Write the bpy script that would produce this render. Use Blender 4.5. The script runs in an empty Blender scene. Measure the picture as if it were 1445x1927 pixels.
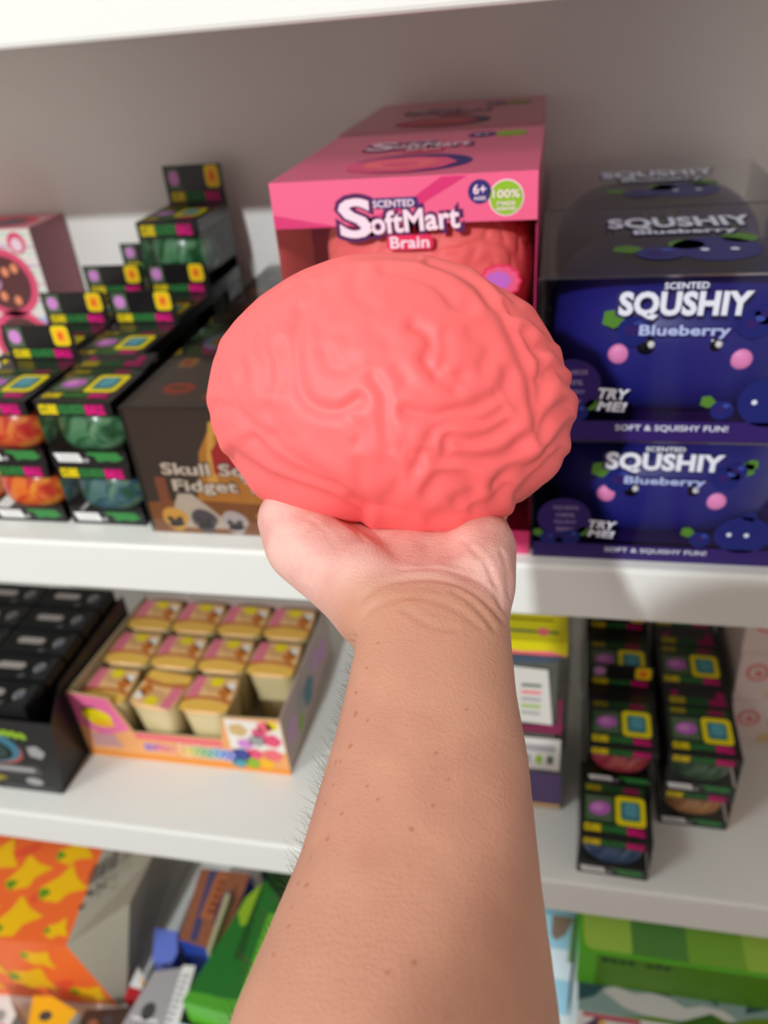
import bpy, bmesh, math, random
import numpy as np
from mathutils import Vector, Matrix
random.seed(7)
rng = np.random.default_rng(11)
SC = bpy.context.scene
COL = SC.collection
EYE = 1.45                                  # camera height above the floor

# ------------------------------------------------------------------ camera
RT = Vector((0.97923, 0.18722, -0.07878)); UP = Vector((-0.0364, 0.5433, 0.8388)); FW = Vector((-0.1998, 0.8184, -0.5387))
FW.normalize(); RT = (RT - FW * RT.dot(FW)).normalized(); UP = RT.cross(FW).normalized()
cam_d = bpy.data.cameras.new('camera'); cam = bpy.data.objects.new('camera', cam_d); COL.objects.link(cam)
cam_d.sensor_fit = 'VERTICAL'; cam_d.sensor_height = 36; cam_d.sensor_width = 27
cam_d.lens = 1477.44 / 1927 * 36
cam_d.clip_start = 0.02
cam_d.dof.use_dof = True; cam_d.dof.focus_distance = 0.285; cam_d.dof.aperture_fstop = 8.8
m = Matrix((RT, UP, -FW)).transposed().to_4x4(); m.translation = (0, 0, EYE)
cam.matrix_world = m
SC.camera = cam

# ------------------------------------------------------------------ world, lights, exposure
w = bpy.data.worlds.new('shop_light'); SC.world = w; w.use_nodes = True
bg = w.node_tree.nodes['Background']; bg.inputs[0].default_value = (1.0, 0.84, 0.78, 1); bg.inputs[1].default_value = 0.56
KEY = (-0.50, -2.2, EYE + 1.15)
ld = bpy.data.lights.new('ceiling_spot_light', 'AREA'); ld.shape = 'DISK'; ld.size = 0.09; ld.energy = 76; ld.color = (0.93, 1.0, 1.02)
key = bpy.data.objects.new('ceiling_spot_light', ld); COL.objects.link(key); key.location = KEY
key.rotation_euler = (Vector((-0.15, 0.5, 1.0)) - Vector(KEY)).to_track_quat('-Z', 'Y').to_euler()
l2 = bpy.data.lights.new('added_fill_light', 'AREA'); l2.shape = 'RECTANGLE'; l2.size = 0.6; l2.size_y = 0.6; l2.energy = 26; l2.color = (0.94, 1.0, 1.0)  # unseen soft fill, added to brighten the shelf tops on the left
panel = bpy.data.objects.new('added_fill_light', l2); COL.objects.link(panel); panel.location = (-1.3, -0.6, 2.70)
panel.rotation_euler = (Vector((-0.5, 0.5, 1.0)) - panel.location).to_track_quat('-Z', 'Y').to_euler()
SC.view_settings.view_transform = 'Standard'; SC.view_settings.look = 'None'; SC.view_settings.gamma = 1
SC.view_settings.use_curve_mapping = False; SC.view_settings.exposure = 0.0

# ------------------------------------------------------------------ materials
def lin(c):
    c = c / 255.0
    return c / 12.92 if c <= 0.04045 else ((c + 0.055) / 1.055) ** 2.4
def rgb(r, g, b): return (lin(r), lin(g), lin(b), 1.0)
MATS = {}
def mat(name, c=(200, 200, 200), rough=0.45, spec=0.4, coat=0.0, bump=0.0, scale=200, vary=0.0, vscale=20):
    if name in MATS: return MATS[name]
    mm = bpy.data.materials.new(name); mm.use_nodes = True; nt = mm.node_tree
    b = nt.nodes['Principled BSDF']; col = rgb(*c)
    b.inputs['Base Color'].default_value = col; b.inputs['Roughness'].default_value = rough
    b.inputs['Specular IOR Level'].default_value = spec; b.inputs['Coat Weight'].default_value = coat
    b.inputs['Coat Roughness'].default_value = 0.12
    tc = nt.nodes.new('ShaderNodeTexCoord')
    if vary:
        n = nt.nodes.new('ShaderNodeTexNoise'); n.inputs['Scale'].default_value = vscale; n.inputs['Detail'].default_value = 3
        nt.links.new(tc.outputs['Object'], n.inputs['Vector'])
        mx = nt.nodes.new('ShaderNodeMix'); mx.data_type = 'RGBA'
        mx.inputs[6].default_value = tuple(max(0, x * (1 - vary)) for x in col[:3]) + (1,)
        mx.inputs[7].default_value = tuple(min(1, x * (1 + vary)) for x in col[:3]) + (1,)
        nt.links.new(n.outputs['Fac'], mx.inputs[0]); nt.links.new(mx.outputs[2], b.inputs['Base Color'])
    if bump:
        n = nt.nodes.new('ShaderNodeTexNoise'); n.inputs['Scale'].default_value = scale
        nt.links.new(tc.outputs['Object'], n.inputs['Vector'])
        bp = nt.nodes.new('ShaderNodeBump'); bp.inputs['Strength'].default_value = bump; bp.inputs['Distance'].default_value = 0.001
        nt.links.new(n.outputs['Fac'], bp.inputs['Height']); nt.links.new(bp.outputs['Normal'], b.inputs['Normal'])
    MATS[name] = mm
    return mm
def clear(name, tint=(245, 245, 245), gloss=0.10, rough=0.06):
    if name in MATS: return MATS[name]
    mm = bpy.data.materials.new(name); mm.use_nodes = True; nt = mm.node_tree
    nt.nodes.remove(nt.nodes['Principled BSDF'])
    tr = nt.nodes.new('ShaderNodeBsdfTransparent'); tr.inputs[0].default_value = rgb(*tint)
    gl = nt.nodes.new('ShaderNodeBsdfGlossy'); gl.inputs['Roughness'].default_value = rough; gl.inputs[0].default_value = (0.9, 0.9, 0.9, 1)
    fr = nt.nodes.new('ShaderNodeFresnel'); fr.inputs[0].default_value = 1.32
    ad = nt.nodes.new('ShaderNodeMath'); ad.operation = 'ADD'; ad.use_clamp = True; ad.inputs[1].default_value = gloss - 0.04
    mx = nt.nodes.new('ShaderNodeMixShader')
    nt.links.new(fr.outputs[0], ad.inputs[0]); nt.links.new(ad.outputs[0], mx.inputs[0])
    nt.links.new(tr.outputs[0], mx.inputs[1]); nt.links.new(gl.outputs[0], mx.inputs[2])
    nt.links.new(mx.outputs[0], nt.nodes['Material Output'].inputs[0])
    MATS[name] = mm
    return mm
def swirl(name, c1, c2, c3, scale=35, rough=0.3):
    if name in MATS: return MATS[name]
    mm = bpy.data.materials.new(name); mm.use_nodes = True; nt = mm.node_tree
    b = nt.nodes['Principled BSDF']; b.inputs['Roughness'].default_value = rough; b.inputs['Coat Weight'].default_value = 0.3
    tc = nt.nodes.new('ShaderNodeTexCoord'); wv = nt.nodes.new('ShaderNodeTexNoise')
    wv.inputs['Scale'].default_value = scale; wv.inputs['Distortion'].default_value = 2.2; wv.inputs['Detail'].default_value = 1.5
    rp = nt.nodes.new('ShaderNodeValToRGB'); e = rp.color_ramp.elements
    e[0].position = 0.36; e[0].color = rgb(*c1); e[1].position = 0.66; e[1].color = rgb(*c3)
    x = e.new(0.5); x.color = rgb(*c2)
    nt.links.new(tc.outputs['Object'], wv.inputs['Vector']); nt.links.new(wv.outputs['Fac'], rp.inputs[0]); nt.links.new(rp.outputs[0], b.inputs['Base Color'])
    MATS[name] = mm
    return mm

WHITE = mat('white_laminate', (231, 231, 226), 0.38, 0.4, bump=0.03, scale=60)
WALLM = mat('white_wall_paint', (244, 240, 236), 0.42, 0.5, bump=0.04, scale=90)
BLACK = mat('black_card', (20, 18, 20), 0.32, 0.5, coat=0.2)
YEL = mat('yellow_print', (238, 214, 20), 0.4); YELD = mat('dark_yellow_print', (150, 132, 10), 0.4)
GRN = mat('green_print', (52, 128, 62), 0.4); GRND = mat('dark_green_print', (24, 70, 32), 0.4); LIME = mat('lime_print', (140, 176, 40), 0.4)
MAG = mat('magenta_print', (226, 20, 128), 0.4); MAGD = mat('dark_magenta_print', (140, 6, 76), 0.4)
PURP = mat('purple_print', (188, 96, 190), 0.4); PURPL = mat('light_purple_print', (212, 138, 208), 0.4)
TEAL = mat('teal_print', (84, 158, 172), 0.4); TEALD = mat('dark_teal_print', (60, 118, 138), 0.4)
ORG = mat('orange_print', (240, 90, 30), 0.4); GOLD = mat('golden_print', (246, 184, 28), 0.4)
OLIVE = mat('grey_green_print', (86, 104, 78), 0.4)
PAPERW = mat('white_print', (236, 234, 232), 0.45); GREYP = mat('grey_print', (160, 158, 160), 0.45); DGREY = mat('dark_grey_print', (70, 68, 70), 0.4)
FILM = clear('clear_film', (253, 253, 253), 0.055)
DFILM = clear('smoky_film', (240, 234, 230), 0.09)

# ------------------------------------------------------------------ mesh builder
_txt = {}
def text_geo(s, off=0.0):
    k = (s, off)
    if k in _txt: return _txt[k]
    cu = bpy.data.curves.new('lettering', 'FONT'); cu.body = s; cu.size = 1; cu.resolution_u = 3; cu.offset = off; cu.space_character = 1.0 + off * 0.9
    o = bpy.data.objects.new('lettering', cu); COL.objects.link(o)
    dg = bpy.context.evaluated_depsgraph_get(); dg.update()
    me = bpy.data.meshes.new_from_object(o.evaluated_get(dg))
    v = [(a.co.x, a.co.y) for a in me.vertices]; f = [tuple(p.vertices) for p in me.polygons]
    bpy.data.objects.remove(o); bpy.data.curves.remove(cu); bpy.data.meshes.remove(me)
    xs = [a[0] for a in v] or [0]; ys = [a[1] for a in v] or [0]
    _txt[k] = (v, f, min(xs), max(xs), min(ys), max(ys))
    return _txt[k]
LAY = 0.00022
class Plane:
    def __init__(s, o, u, v):
        s.o = Vector(o); s.u = Vector(u).normalized(); s.v = Vector(v).normalized(); s.n = s.u.cross(s.v)
    def p(s, a, b, l=0): return s.o + s.u * a + s.v * b + s.n * (LAY * l)
def front(x=0, y=0, z=0): return Plane((x, y, z), (1, 0, 0), (0, 0, 1))
def top(x, y, z): return Plane((x, y, z), (1, 0, 0), (0, 1, 0))
def rside(x, y, z): return Plane((x, y, z), (0, 1, 0), (0, 0, 1))
def lside(x, y, z): return Plane((x, y, z), (0, -1, 0), (0, 0, 1))
class MB:
    def __init__(s): s.v = []; s.f = []; s.m = []; s.sm = []; s.mats = []
    def mi(s, m):
        if m not in s.mats: s.mats.append(m)
        return s.mats.index(m)
    def add(s, vs, fs, m, smooth=False):
        k = len(s.v); s.v += [tuple(a) for a in vs]; i = s.mi(m)
        for f in fs: s.f.append(tuple(k + j for j in f)); s.m.append(i); s.sm.append(smooth)
        return s
    def poly(s, pts, m): return s.add(pts, [tuple(range(len(pts)))], m)
    def box(s, x0, x1, y0, y1, z0, z1, m, skip=''):
        v = [(x0, y0, z0), (x1, y0, z0), (x1, y1, z0), (x0, y1, z0), (x0, y0, z1), (x1, y0, z1), (x1, y1, z1), (x0, y1, z1)]
        F = dict(b=(0, 3, 2, 1), t=(4, 5, 6, 7), f=(0, 1, 5, 4), k=(2, 3, 7, 6), l=(3, 0, 4, 7), r=(1, 2, 6, 5))
        return s.add(v, [F[k] for k in F if k not in skip], m)
    def prism(s, pts, d, m, mside=None):
        """closed prism: polygon pts (outside face) pushed along d"""
        n = len(pts); a = [Vector(p) for p in pts]; b = [p + Vector(d) for p in a]
        s.add(a, [tuple(range(n))], m); s.add(b, [tuple(reversed(range(n)))], mside or m)
        for i in range(n):
            j = (i + 1) % n; s.add([a[i], b[i], b[j], a[j]], [(0, 1, 2, 3)], mside or m)
        return s
    def rect(s, P, a0, a1, b0, b1, m, l=1, sk=0.0):
        return s.poly([P.p(a0, b0, l), P.p(a1, b0, l), P.p(a1 + sk, b1, l), P.p(a0 + sk, b1, l)], m)
    def rrect(s, P, a0, a1, b0, b1, r, m, l=1):
        pts = []
        for cx, cy, t0 in ((a1 - r, b0 + r, -90), (a1 - r, b1 - r, 0), (a0 + r, b1 - r, 90), (a0 + r, b0 + r, 180)):
            for k in range(6):
                t = math.radians(t0 + 18 * k); pts.append(P.p(cx + r * math.cos(t), cy + r * math.sin(t), l))
        return s.poly(pts, m)
    def disc(s, P, a, b, ra, rb, m, l=1, n=28, rot=0, wob=0, lob=0):
        pts = []
        for k in range(n):
            t = 2 * math.pi * k / n; q = 1 + wob * math.cos(lob * t); x = ra * q * math.cos(t); y = rb * q * math.sin(t)
            pts.append(P.p(a + x * math.cos(rot) - y * math.sin(rot), b + x * math.sin(rot) + y * math.cos(rot), l))
        return s.poly(pts, m)
    def shape(s, P, pts, m, l=1): return s.poly([P.p(a, b, l) for a, b in pts], m)
    def text(s, P, t, a, b, wd, ht, m, l=2, off=0.02, rot=0, sk=0.0):
        v, f, x0, x1, y0, y1 = text_geo(t, off); c, sn = math.cos(rot), math.sin(rot); vs = []
        for x, y in v:
            X = ((x - x0) / max(1e-6, x1 - x0) - 0.5) * wd; Y = ((y - y0) / max(1e-6, y1 - y0) - 0.5) * ht; X += sk * Y
            vs.append(P.p(a + X * c - Y * sn, b + X * sn + Y * c, l))
        return s.add(vs, f, m)
    def ball(s, c, r, m, n=24, k=14, pw=1.0, squash=None):
        vs = []; fs = []
        def sp(x): return math.copysign(abs(x) ** pw, x)
        for i in range(k + 1):
            ph = math.pi * i / k
            for j in range(n):
                th = 2 * math.pi * j / n
                vs.append((c[0] + r[0] * sp(math.sin(ph)) * sp(math.cos(th)), c[1] + r[1] * sp(math.sin(ph)) * sp(math.sin(th)), c[2] + r[2] * sp(math.cos(ph))))
        for i in range(k):
            for j in range(n):
                a, b2 = i * n + j, i * n + (j + 1) % n; fs.append((a, a + n, b2 + n, b2))
        return s.add(vs, fs, m, True)
    def loft(s, rings, m, smooth=True, cap=True):
        n = len(rings[0]); vs = [p for r in rings for p in r]; fs = []
        for i in range(len(rings) - 1):
            for j in range(n):
                a, b2 = i * n + j, i * n + (j + 1) % n; fs.append((a, b2, b2 + n, a + n))
        if cap: fs.append(tuple(reversed(range(n)))); fs.append(tuple((len(rings) - 1) * n + j for j in range(n)))
        return s.add(vs, fs, m, smooth)
    def build(s, name, parent=None, bevel=0.0, seg=2):
        me = bpy.data.meshes.new(name); me.from_pydata(s.v, [], s.f)
        for mm in s.mats: me.materials.append(mm)
        me.polygons.foreach_set('material_index', s.m); me.polygons.foreach_set('use_smooth', s.sm); me.update()
        o = bpy.data.objects.new(name, me); COL.objects.link(o)
        if parent: o.parent = parent
        if bevel:
            bv = o.modifiers.new('bevel', 'BEVEL'); bv.width = bevel; bv.segments = seg; bv.limit_method = 'ANGLE'
        return o
def tag(o, label=None, cat=None, group=None, kind=None):
    if label: o['label'] = label
    if cat: o['category'] = cat
    if group: o['group'] = group
    if kind: o['kind'] = kind
    return o
def thing(name, loc, label, cat, group=None, rz=0.0):
    o = bpy.data.objects.new(name, None); COL.objects.link(o); o.location = loc; o.rotation_euler = (0, 0, rz); o.empty_display_size = 0.02
    return tag(o, label, cat, group)
def copy_tree(o, parent=None):
    c = o.copy(); COL.objects.link(c); c.parent = parent
    for ch in o.children: copy_tree(ch, c)
    return c

# ------------------------------------------------------------------ setting
MID = EYE - 0.374; LOW = EYE - 0.788; BOT = EYE - 1.28
XL, XR, WALL = -1.5, 1.1, 0.955
tag(MB().box(-3, 3, -3.5, 1.1, -0.05, 0, mat('grey_floor_tile', (150, 140, 130), 0.4, bump=0.05, vary=0.1, vscale=3)).build('floor'), kind='structure')
tag(MB().box(-3, 3, WALL, 1.1, 0, 2.75, WALLM).build('wall_back'), kind='structure')
tag(MB().box(-3, 3, -3.5, 1.1, 2.75, 2.8, mat('white_ceiling', (225, 222, 216), 0.8)).build('ceiling'), kind='structure')
def board(z0, z1, y0, label):
    return tag(MB().box(XL, XR, y0, WALL - 0.001, z0, z1, WHITE).build('shelf_board', bevel=0.004, seg=3), label, 'shelf')
board(EYE - 0.004, EYE + 0.05, 0.5, 'white shelf board at the top of the picture with nothing on it in view')
board(MID - 0.0515, MID, 0.5, 'white shelf board carrying the pink brain boxes and blue berry boxes')
board(LOW - 0.0545, LOW, 0.5, 'white shelf board carrying the carton of cups and the black display tray')
board(BOT - 0.06, BOT, 0.40, 'lowest white shelf board under the orange bag and green boxes')
for x, side in ((XL - 0.02, 'left'), (XR, 'right')):
    tag(MB().box(x, x + 0.02, 0.40, WALL - 0.001, 0, 1.9, WHITE).build('side_panel', bevel=0.002), 'white upright panel at the %s end of the shelves' % side, 'shelf panel')
pl = thing('added_fill_panel', (-1.3, -0.6, 2.75), 'unseen square white panel added with the fill light above the aisle', 'light')  # made-up fitting to go with the added fill light
MB().box(-.32, .32, -.32, .32, -.03, 0, WHITE).build('fill_panel_frame', pl)
lamp = thing('ceiling_spotlight', (KEY[0], KEY[1], KEY[2]), 'round white ceiling spotlight behind the photographer', 'light')
cyl = lambda r, z: [(r * math.cos(t * math.pi / 16), r * math.sin(t * math.pi / 16), z) for t in range(32)]
MB().loft([cyl(0.07, 0.02), cyl(0.07, 0.16), cyl(0.03, 0.17), cyl(0.03, 0.25)], WHITE).build('housing', lamp)

# ------------------------------------------------------------------ brain shaped toy
OUT = [(387,756),(399,671),(428,621),(481,566),(544,524),(597,498),(676,478),(728,477),(807,485),(860,498),(912,521),(986,569),(1023,603),(1049,645),(1070,687),(1085,745),(1086,798),(1067,866),(1038,903),(991,940),(949,971),(886,1003),(823,1018),(749,1008),(686,992),(612,987),(560,974),(502,945),(473,929),(447,890),(420,855),(399,813)]
FOLDS = [  # folds of the moulded surface, each a path on the front of the toy with a depth
 ([(850,130),(950,165),(1020,215),(1070,290),(1110,340),(1150,420),(1190,520),(1215,620),(1235,740)],1.0),
 ([(690,180),(780,195),(860,225),(910,270),(940,310),(985,320)],.8),([(590,180),(575,240),(590,290),(640,325)],.6),
 ([(790,400),(835,425),(855,470),(835,530),(870,580)],1.1),([(900,440),(905,500),(885,560)],.7),
 ([(475,490),(490,540),(530,558),(575,535)],.7),([(470,470),(485,435),(540,430)],.4),([(650,420),(700,470),(690,520),(640,530)],.3),
 ([(250,400),(245,450),(268,520),(270,600)],1.20),([(320,460),(332,540),(320,610)],1.05),([(390,330),(370,430),(372,560),(392,640),(440,690),(520,705),(590,672)],1.35),
 ([(172,380),(158,470),(172,560),(150,640)],1.35),([(112,440),(98,520),(122,600)],1.20),([(90,640),(150,660),(190,705),(240,745),(290,775)],1.35),
 ([(265,680),(300,735),(345,790),(330,830)],.8),([(645,590),(690,670),(690,760),(702,830)],.6),([(545,720),(600,780),(590,820)],.7),([(730,560),(760,600),(740,640)],.35),
 ([(760,710),(850,725),(950,700),(1020,682),(1090,640)],1.0),([(960,580),(900,595),(935,625)],.6),
 ([(850,800),(875,765),(940,740),(1040,735),(1110,690)],1.0),([(905,850),(915,800),(980,805),(1060,785),(1130,740)],1.1),
 ([(800,900),(830,850),(880,872),(960,865),(1050,862),(1130,835),(1190,780)],1.1),([(840,975),(880,930),(960,925),(1010,960),(950,1000)],1.0),
 ([(1085,940),(1130,895),(1210,870),(1260,830)],1.2),([(1245,770),(1285,690),(1345,640)],1.3),([(1270,810),(1330,745),(1375,690)],1.3),([(1170,960),(1240,890),(1320,800)],1.3),
 ([(1150,320),(1220,325),(1290,390)],1.1),([(1225,450),(1290,435),(1335,475)],1.2),([(1245,570),(1300,520),(1360,550)],1.2),([(1190,400),(1240,480),(1255,560),(1240,640)],1.0),
 ([(140,810),(250,895),(350,940),(450,975),(600,1035)],2.09),([(215,775),(300,860),(420,920),(520,960),(610,1015)],1.90),([(300,790),(400,880),(500,945)],1.14),
 ([(600,890),(608,965),(660,1000),(720,980),(735,920),(690,880)],.6),([(400,185),(480,135),(600,105),(720,100),(800,110)],.7),([(480,260),(465,190),(520,150)],.5),([(290,260),(380,205),(420,230)],.6),
 ([(250,290),(235,370),(200,420)],.7),([(1050,150),(1110,215),(1160,280),(1130,290)],.8),([(750,840),(790,880),(780,940)],.6),([(1010,1020),(1080,990),(1120,940)],1.1),([(860,1060),(940,1040),(1000,1050)],.8),
 ([(200,640),(215,700),(250,690)],.6),([(430,250),(420,330),(450,400)],.4),([(1000,420),(1060,470),(1040,540)],.35),([(1130,560),(1120,620),(1160,680)],.7)]
S_MM = 0.335 / 1477.44
def seg_dist(P, a, b):
    ab = b - a; t = np.clip(((P - a) @ ab) / (ab @ ab + 1e-12), 0, 1)
    return np.linalg.norm(P - (a + t[:, None] * ab), axis=1)
def smooth_path(pts, n=6):
    p = np.array(pts, float); q = np.vstack([2 * p[0] - p[1], p, 2 * p[-1] - p[-2]]); out = []
    for i in range(1, len(q) - 2):
        for t in np.linspace(0, 1, n, endpoint=False):
            out.append(0.5 * (2 * q[i] + (q[i + 1] - q[i - 1]) * t + (2 * q[i - 1] - 5 * q[i] + 4 * q[i + 1] - q[i + 2]) * t * t + (3 * q[i] - q[i - 1] - 3 * q[i + 1] + q[i + 2]) * t ** 3))
    out.append(q[-2]); return np.array(out)
def folds_noise(D, k=3.0, seed=3):
    r = np.random.default_rng(seed); h = np.zeros(len(D)); wv = np.zeros((len(D), 3))
    for i in range(6): wv += np.sin(D @ r.normal(size=(3, 3)) * 3.0 + r.uniform(0, 6, 3)) * 0.22
    q = D * k + wv
    for i in range(5): h += np.sin(q @ r.normal(size=3) * 2.2 + r.uniform(0, 6))
    return h
def brain_mesh(name, half_z, sub, use_outline, radii=None, depth=0.00175):
    bm = bmesh.new(); bmesh.ops.create_icosphere(bm, subdivisions=sub, radius=1)
    D = np.array([v.co[:] for v in bm.verts])
    if use_outline:
        o = np.array(OUT, float); ox = (o[:, 0] - 735) * S_MM; oy = -(o[:, 1] - 748) * S_MM
        ang = np.arctan2(oy, ox); rad = np.hypot(ox, oy); s = np.argsort(ang)
        ga = np.linspace(-math.pi, math.pi, 720, endpoint=False); gr = np.interp(ga, ang[s], rad[s], period=2 * math.pi)
        kk = np.exp(-(np.arange(-24, 25) / 10.0) ** 2); kk /= kk.sum(); gr = np.convolve(np.concatenate([gr[-24:], gr, gr[:24]]), kk, 'valid')
        R = np.interp(np.arctan2(D[:, 1], D[:, 0]), ga, gr, period=2 * math.pi)
        q = np.hypot(D[:, 0], D[:, 1]); blend = np.clip(q * 1.25, 0, 1) ** 2; R = R * 0.975 * blend + 0.069 * (1 - blend)
        P = np.stack([D[:, 0] * R, D[:, 1] * R, D[:, 2] * half_z], 1)
    else:
        P = np.sign(D) * np.abs(D) ** 0.62 * np.array(radii)
    N = P / np.linalg.norm(P, axis=1)[:, None]
    h = np.zeros(len(P)); r = folds_noise(D, 3.4)
    g = -np.exp(-(r / 0.35) ** 2) * depth * 0.9
    if use_outline:
        fr = np.clip((D[:, 2] + 0.02) / 0.12, 0, 1)
        pers = 1.0 / (1.0 - P[:, 2] / 0.335)       # the toy's front bulges towards the viewer
        XY = P[:, :2] * pers[:, None]
        f = np.zeros(len(P))
        for pts, dp in FOLDS:
            c = smooth_path([((360 + 0.526 * x - 735) * S_MM, -(440 + 0.526 * y - 748) * S_MM) for x, y in pts])
            d = np.min([seg_dist(XY, c[i], c[i + 1]) for i in range(len(c) - 1)], axis=0)
            rgt = np.clip((XY[:, 0] + .02) / .06, 0, 1) * .35 + .65; f = np.minimum(f, -dp * rgt * np.exp(-(d / 0.0030) ** 2)); h += dp * rgt * 0.25 * np.exp(-((d - 0.0062) / 0.0032) ** 2) * depth * fr
        h += f * depth * fr + g * (1 - fr)
    else:
        h += g
    P = P + N * h[:, None]
    for v, p in zip(bm.verts, P): v.co = p
    for f in bm.faces: f.smooth = True
    me = bpy.data.meshes.new(name); bm.to_mesh(me); bm.free(); return me
def rubber(name, c, rough, sss=0.15):
    mm = mat(name, c, rough, 0.35, bump=0.02, scale=500); b = mm.node_tree.nodes['Principled BSDF']
    b.inputs['Subsurface Weight'].default_value = sss; b.inputs['Subsurface Radius'].default_value = (1, 0.35, 0.3); b.inputs['Subsurface Scale'].default_value = 0.004
    return mm
PINK = rubber('coral_pink_rubber', (252, 108, 108), 0.52)
BC = Vector((-0.0659, 0.3013, EYE - 0.1397)) - UP * 0.0015
me = brain_mesh('brain_toy', 0.062, 7, True); me.materials.append(PINK)
brain = bpy.data.objects.new('brain_toy', me); COL.objects.link(brain)
mw = Matrix((RT, UP, -FW)).transposed().to_4x4(); mw.translation = BC; brain.matrix_world = mw
tag(brain, 'large coral pink brain shaped squeeze toy held up on the open palm', 'toy')

# ------------------------------------------------------------------ person holding the toy
Z = lambda p: Vector((p[0], p[1], p[2] + EYE))
body = MB(); SK = mat('skin', (205, 146, 116), 0.48, 0.35)
def oval(c, ax, a, up, b, n=28, pw=0.92):
    out = []
    for k in range(n):
        t = 2 * math.pi * k / n; x = math.copysign(abs(math.cos(t)) ** pw, math.cos(t)); y = math.copysign(abs(math.sin(t)) ** pw, math.sin(t))
        out.append(c + ax * (a * x) + up * (b * y))
    return out
def limb(pts, n=24):
    """tapered round limb through joints (position, radius), swept with rounded ends"""
    dense = []
    for i in range(len(pts) - 1):
        (a, ra), (b, rb) = pts[i], pts[i + 1]; a = Vector(a); b = Vector(b); k = max(2, int((b - a).length / (0.35 * min(ra, rb))))
        for j in range(k): dense.append((a.lerp(b, j / k), ra + (rb - ra) * j / k))
    dense.append((Vector(pts[-1][0]), pts[-1][1]))
    for p, r in dense: body.ball(p, (r, r, r), SK, 14, 8)
def limbz(pts): limb([(Z(p), r) for p, r in pts])
# forearm, wrist and heel of the hand: (centre, half width, half thickness, lift of the centre)
SEC = [((-.034,-.045,-.262),.040,.038),((-.0345,-.005,-.255),.0455,.043),((-.034,.04,-.2455),.0465,.042),((-.0334,.0941,-.2325),.0446,.0375),((-.0333,.1132,-.2294),.0415,.035),
       ((-.0334,.1378,-.2235),.0371,.0315),((-.0345,.1746,-.2095),.0324,.0265),((-.0362,.192,-.2015),.0296,.0235),((-.0371,.2062,-.1955),.0283,.0212),((-.0385,.2155,-.1925),.0290,.0205),((-.044,.225,-.1915),.0325,.0195),((-.0485,.236,-.193),.0385,.0185),((-.050,.250,-.193),.0405,.0185),((-.0515,.27,-.199),.0405,.0170),((-.0545,.292,-.208),.0400,.0125),((-.056,.310,-.2145),.0385,.0115)]
rings = []
for i, (c, a, b) in enumerate(SEC):
    p = Z(SEC[max(0, i - 1)][0]); q = Z(SEC[min(len(SEC) - 1, i + 1)][0]); t = (q - p).normalized()
    ax = Vector((0.985, 0.15, -0.075)); ax = (ax - t * ax.dot(t)).normalized(); up = ax.cross(t).normalized()
    rings.append(oval(Z(c), ax, a, up, b))
body.loft(rings, SK)
# ball of the thumb, thumb, heel of the little finger side
limbz([((-.050,.2165,-.188),.0155),((-.070,.231,-.1845),.0178),((-.0945,.2465,-.1795),.0165),((-.1020,.2565,-.1745),.0148),((-.1055,.272,-.1860),.0130),((-.107,.288,-.2020),.0115),((-.101,.308,-.2125),.0095)])
limbz([((-.0235,.222,-.1905),.0130),((-.0235,.237,-.1870),.0148),((-.0245,.258,-.1860),.0150),((-.027,.285,-.198),.0135)])
limbz([((-.060,.232,-.190),.0165),((-.078,.252,-.190),.0165),((-.086,.275,-.204),.0135)])
# four fingers curled up behind the toy
for bx, ln, sp in ((-.0885,.95,-.016),(-.0675,1.04,-.006),(-.0475,.98,.006),(-.0285,.80,.016)):
    r = .0092 if bx < -.03 else .0080
    limbz([((bx * .86 - .008,.285,-.2105),r * 1.1),((bx,.316,-.2165),r * 1.12),((bx + sp * .5,.316 + .038 * ln,-.2135 + .004),r),((bx + sp * .9,.316 + .062 * ln,-.2135 + .026 * ln),r * .92),((bx + sp,.316 + .070 * ln,-.2135 + .046 * ln),r * .80)])
# upper arm, shoulders, trunk, neck, head, right arm raised with the phone
limbz([((-.034,-.03,-.258),.040),((-.06,-.10,-.245),.046),((-.12,-.25,-.215),.052),((-.155,-.34,-.20),.058)])
limbz([((-.155,-.34,-.20),.062),((-.06,-.36,-.17),.065),((.03,-.37,-.155),.070),((.12,-.36,-.17),.065),((.215,-.34,-.20),.062)])
limbz([((.215,-.34,-.20),.058),((.250,-.37,-.34),.050),((.262,-.38,-.48),.042),((.262,-.345,-.62),.034),((.258,-.31,-.72),.026),((.256,-.300,-.77),.028),((.255,-.295,-.80),.026)])
for k in range(4): limbz([((.255,-.325 + .018 * k,-.80),.0095),((.252,-.322 + .019 * k,-.845),.0088),((.247,-.315 + .018 * k,-.875 - .004 * (k in (1, 2))),.0080)])
limbz([((.250,-.278,-.77),.013),((.246,-.262,-.80),.0105),((.243,-.258,-.83),.0095)])
for k in range(9): 
    zz = -.24 - k * .055; body.ball(Z((.03,-.37,zz)), (.145 - .004 * k if k < 6 else .125 + .008 * (k - 5), .10, .07), SK, 20, 10)
limbz([((.02,-.375,-.17),.056),((-.035,-.36,-.09),.054)])
HX, HZ = -.048, -.055
body.ball(Z((HX,-.355,.035 + HZ)), (.074,.092,.112), SK, 24, 16); body.ball(Z((HX,-.315,-.025 + HZ)), (.052,.052,.052), SK, 20, 12)
limbz([((HX,-.268,.045 + HZ),.010),((HX,-.250,.012 + HZ),.013)])
for sx in (-1, 1): body.ball(Z((HX + sx * .078,-.36,.03 + HZ)), (.009,.020,.030), SK, 14, 10); body.ball(Z((HX + sx * .031,-.278,.047 + HZ)), (.013,.009,.009), SK, 14, 8)
body.ball(Z((HX,-.266,-.025 + HZ)), (.024,.009,.007), SK, 14, 8)
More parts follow.
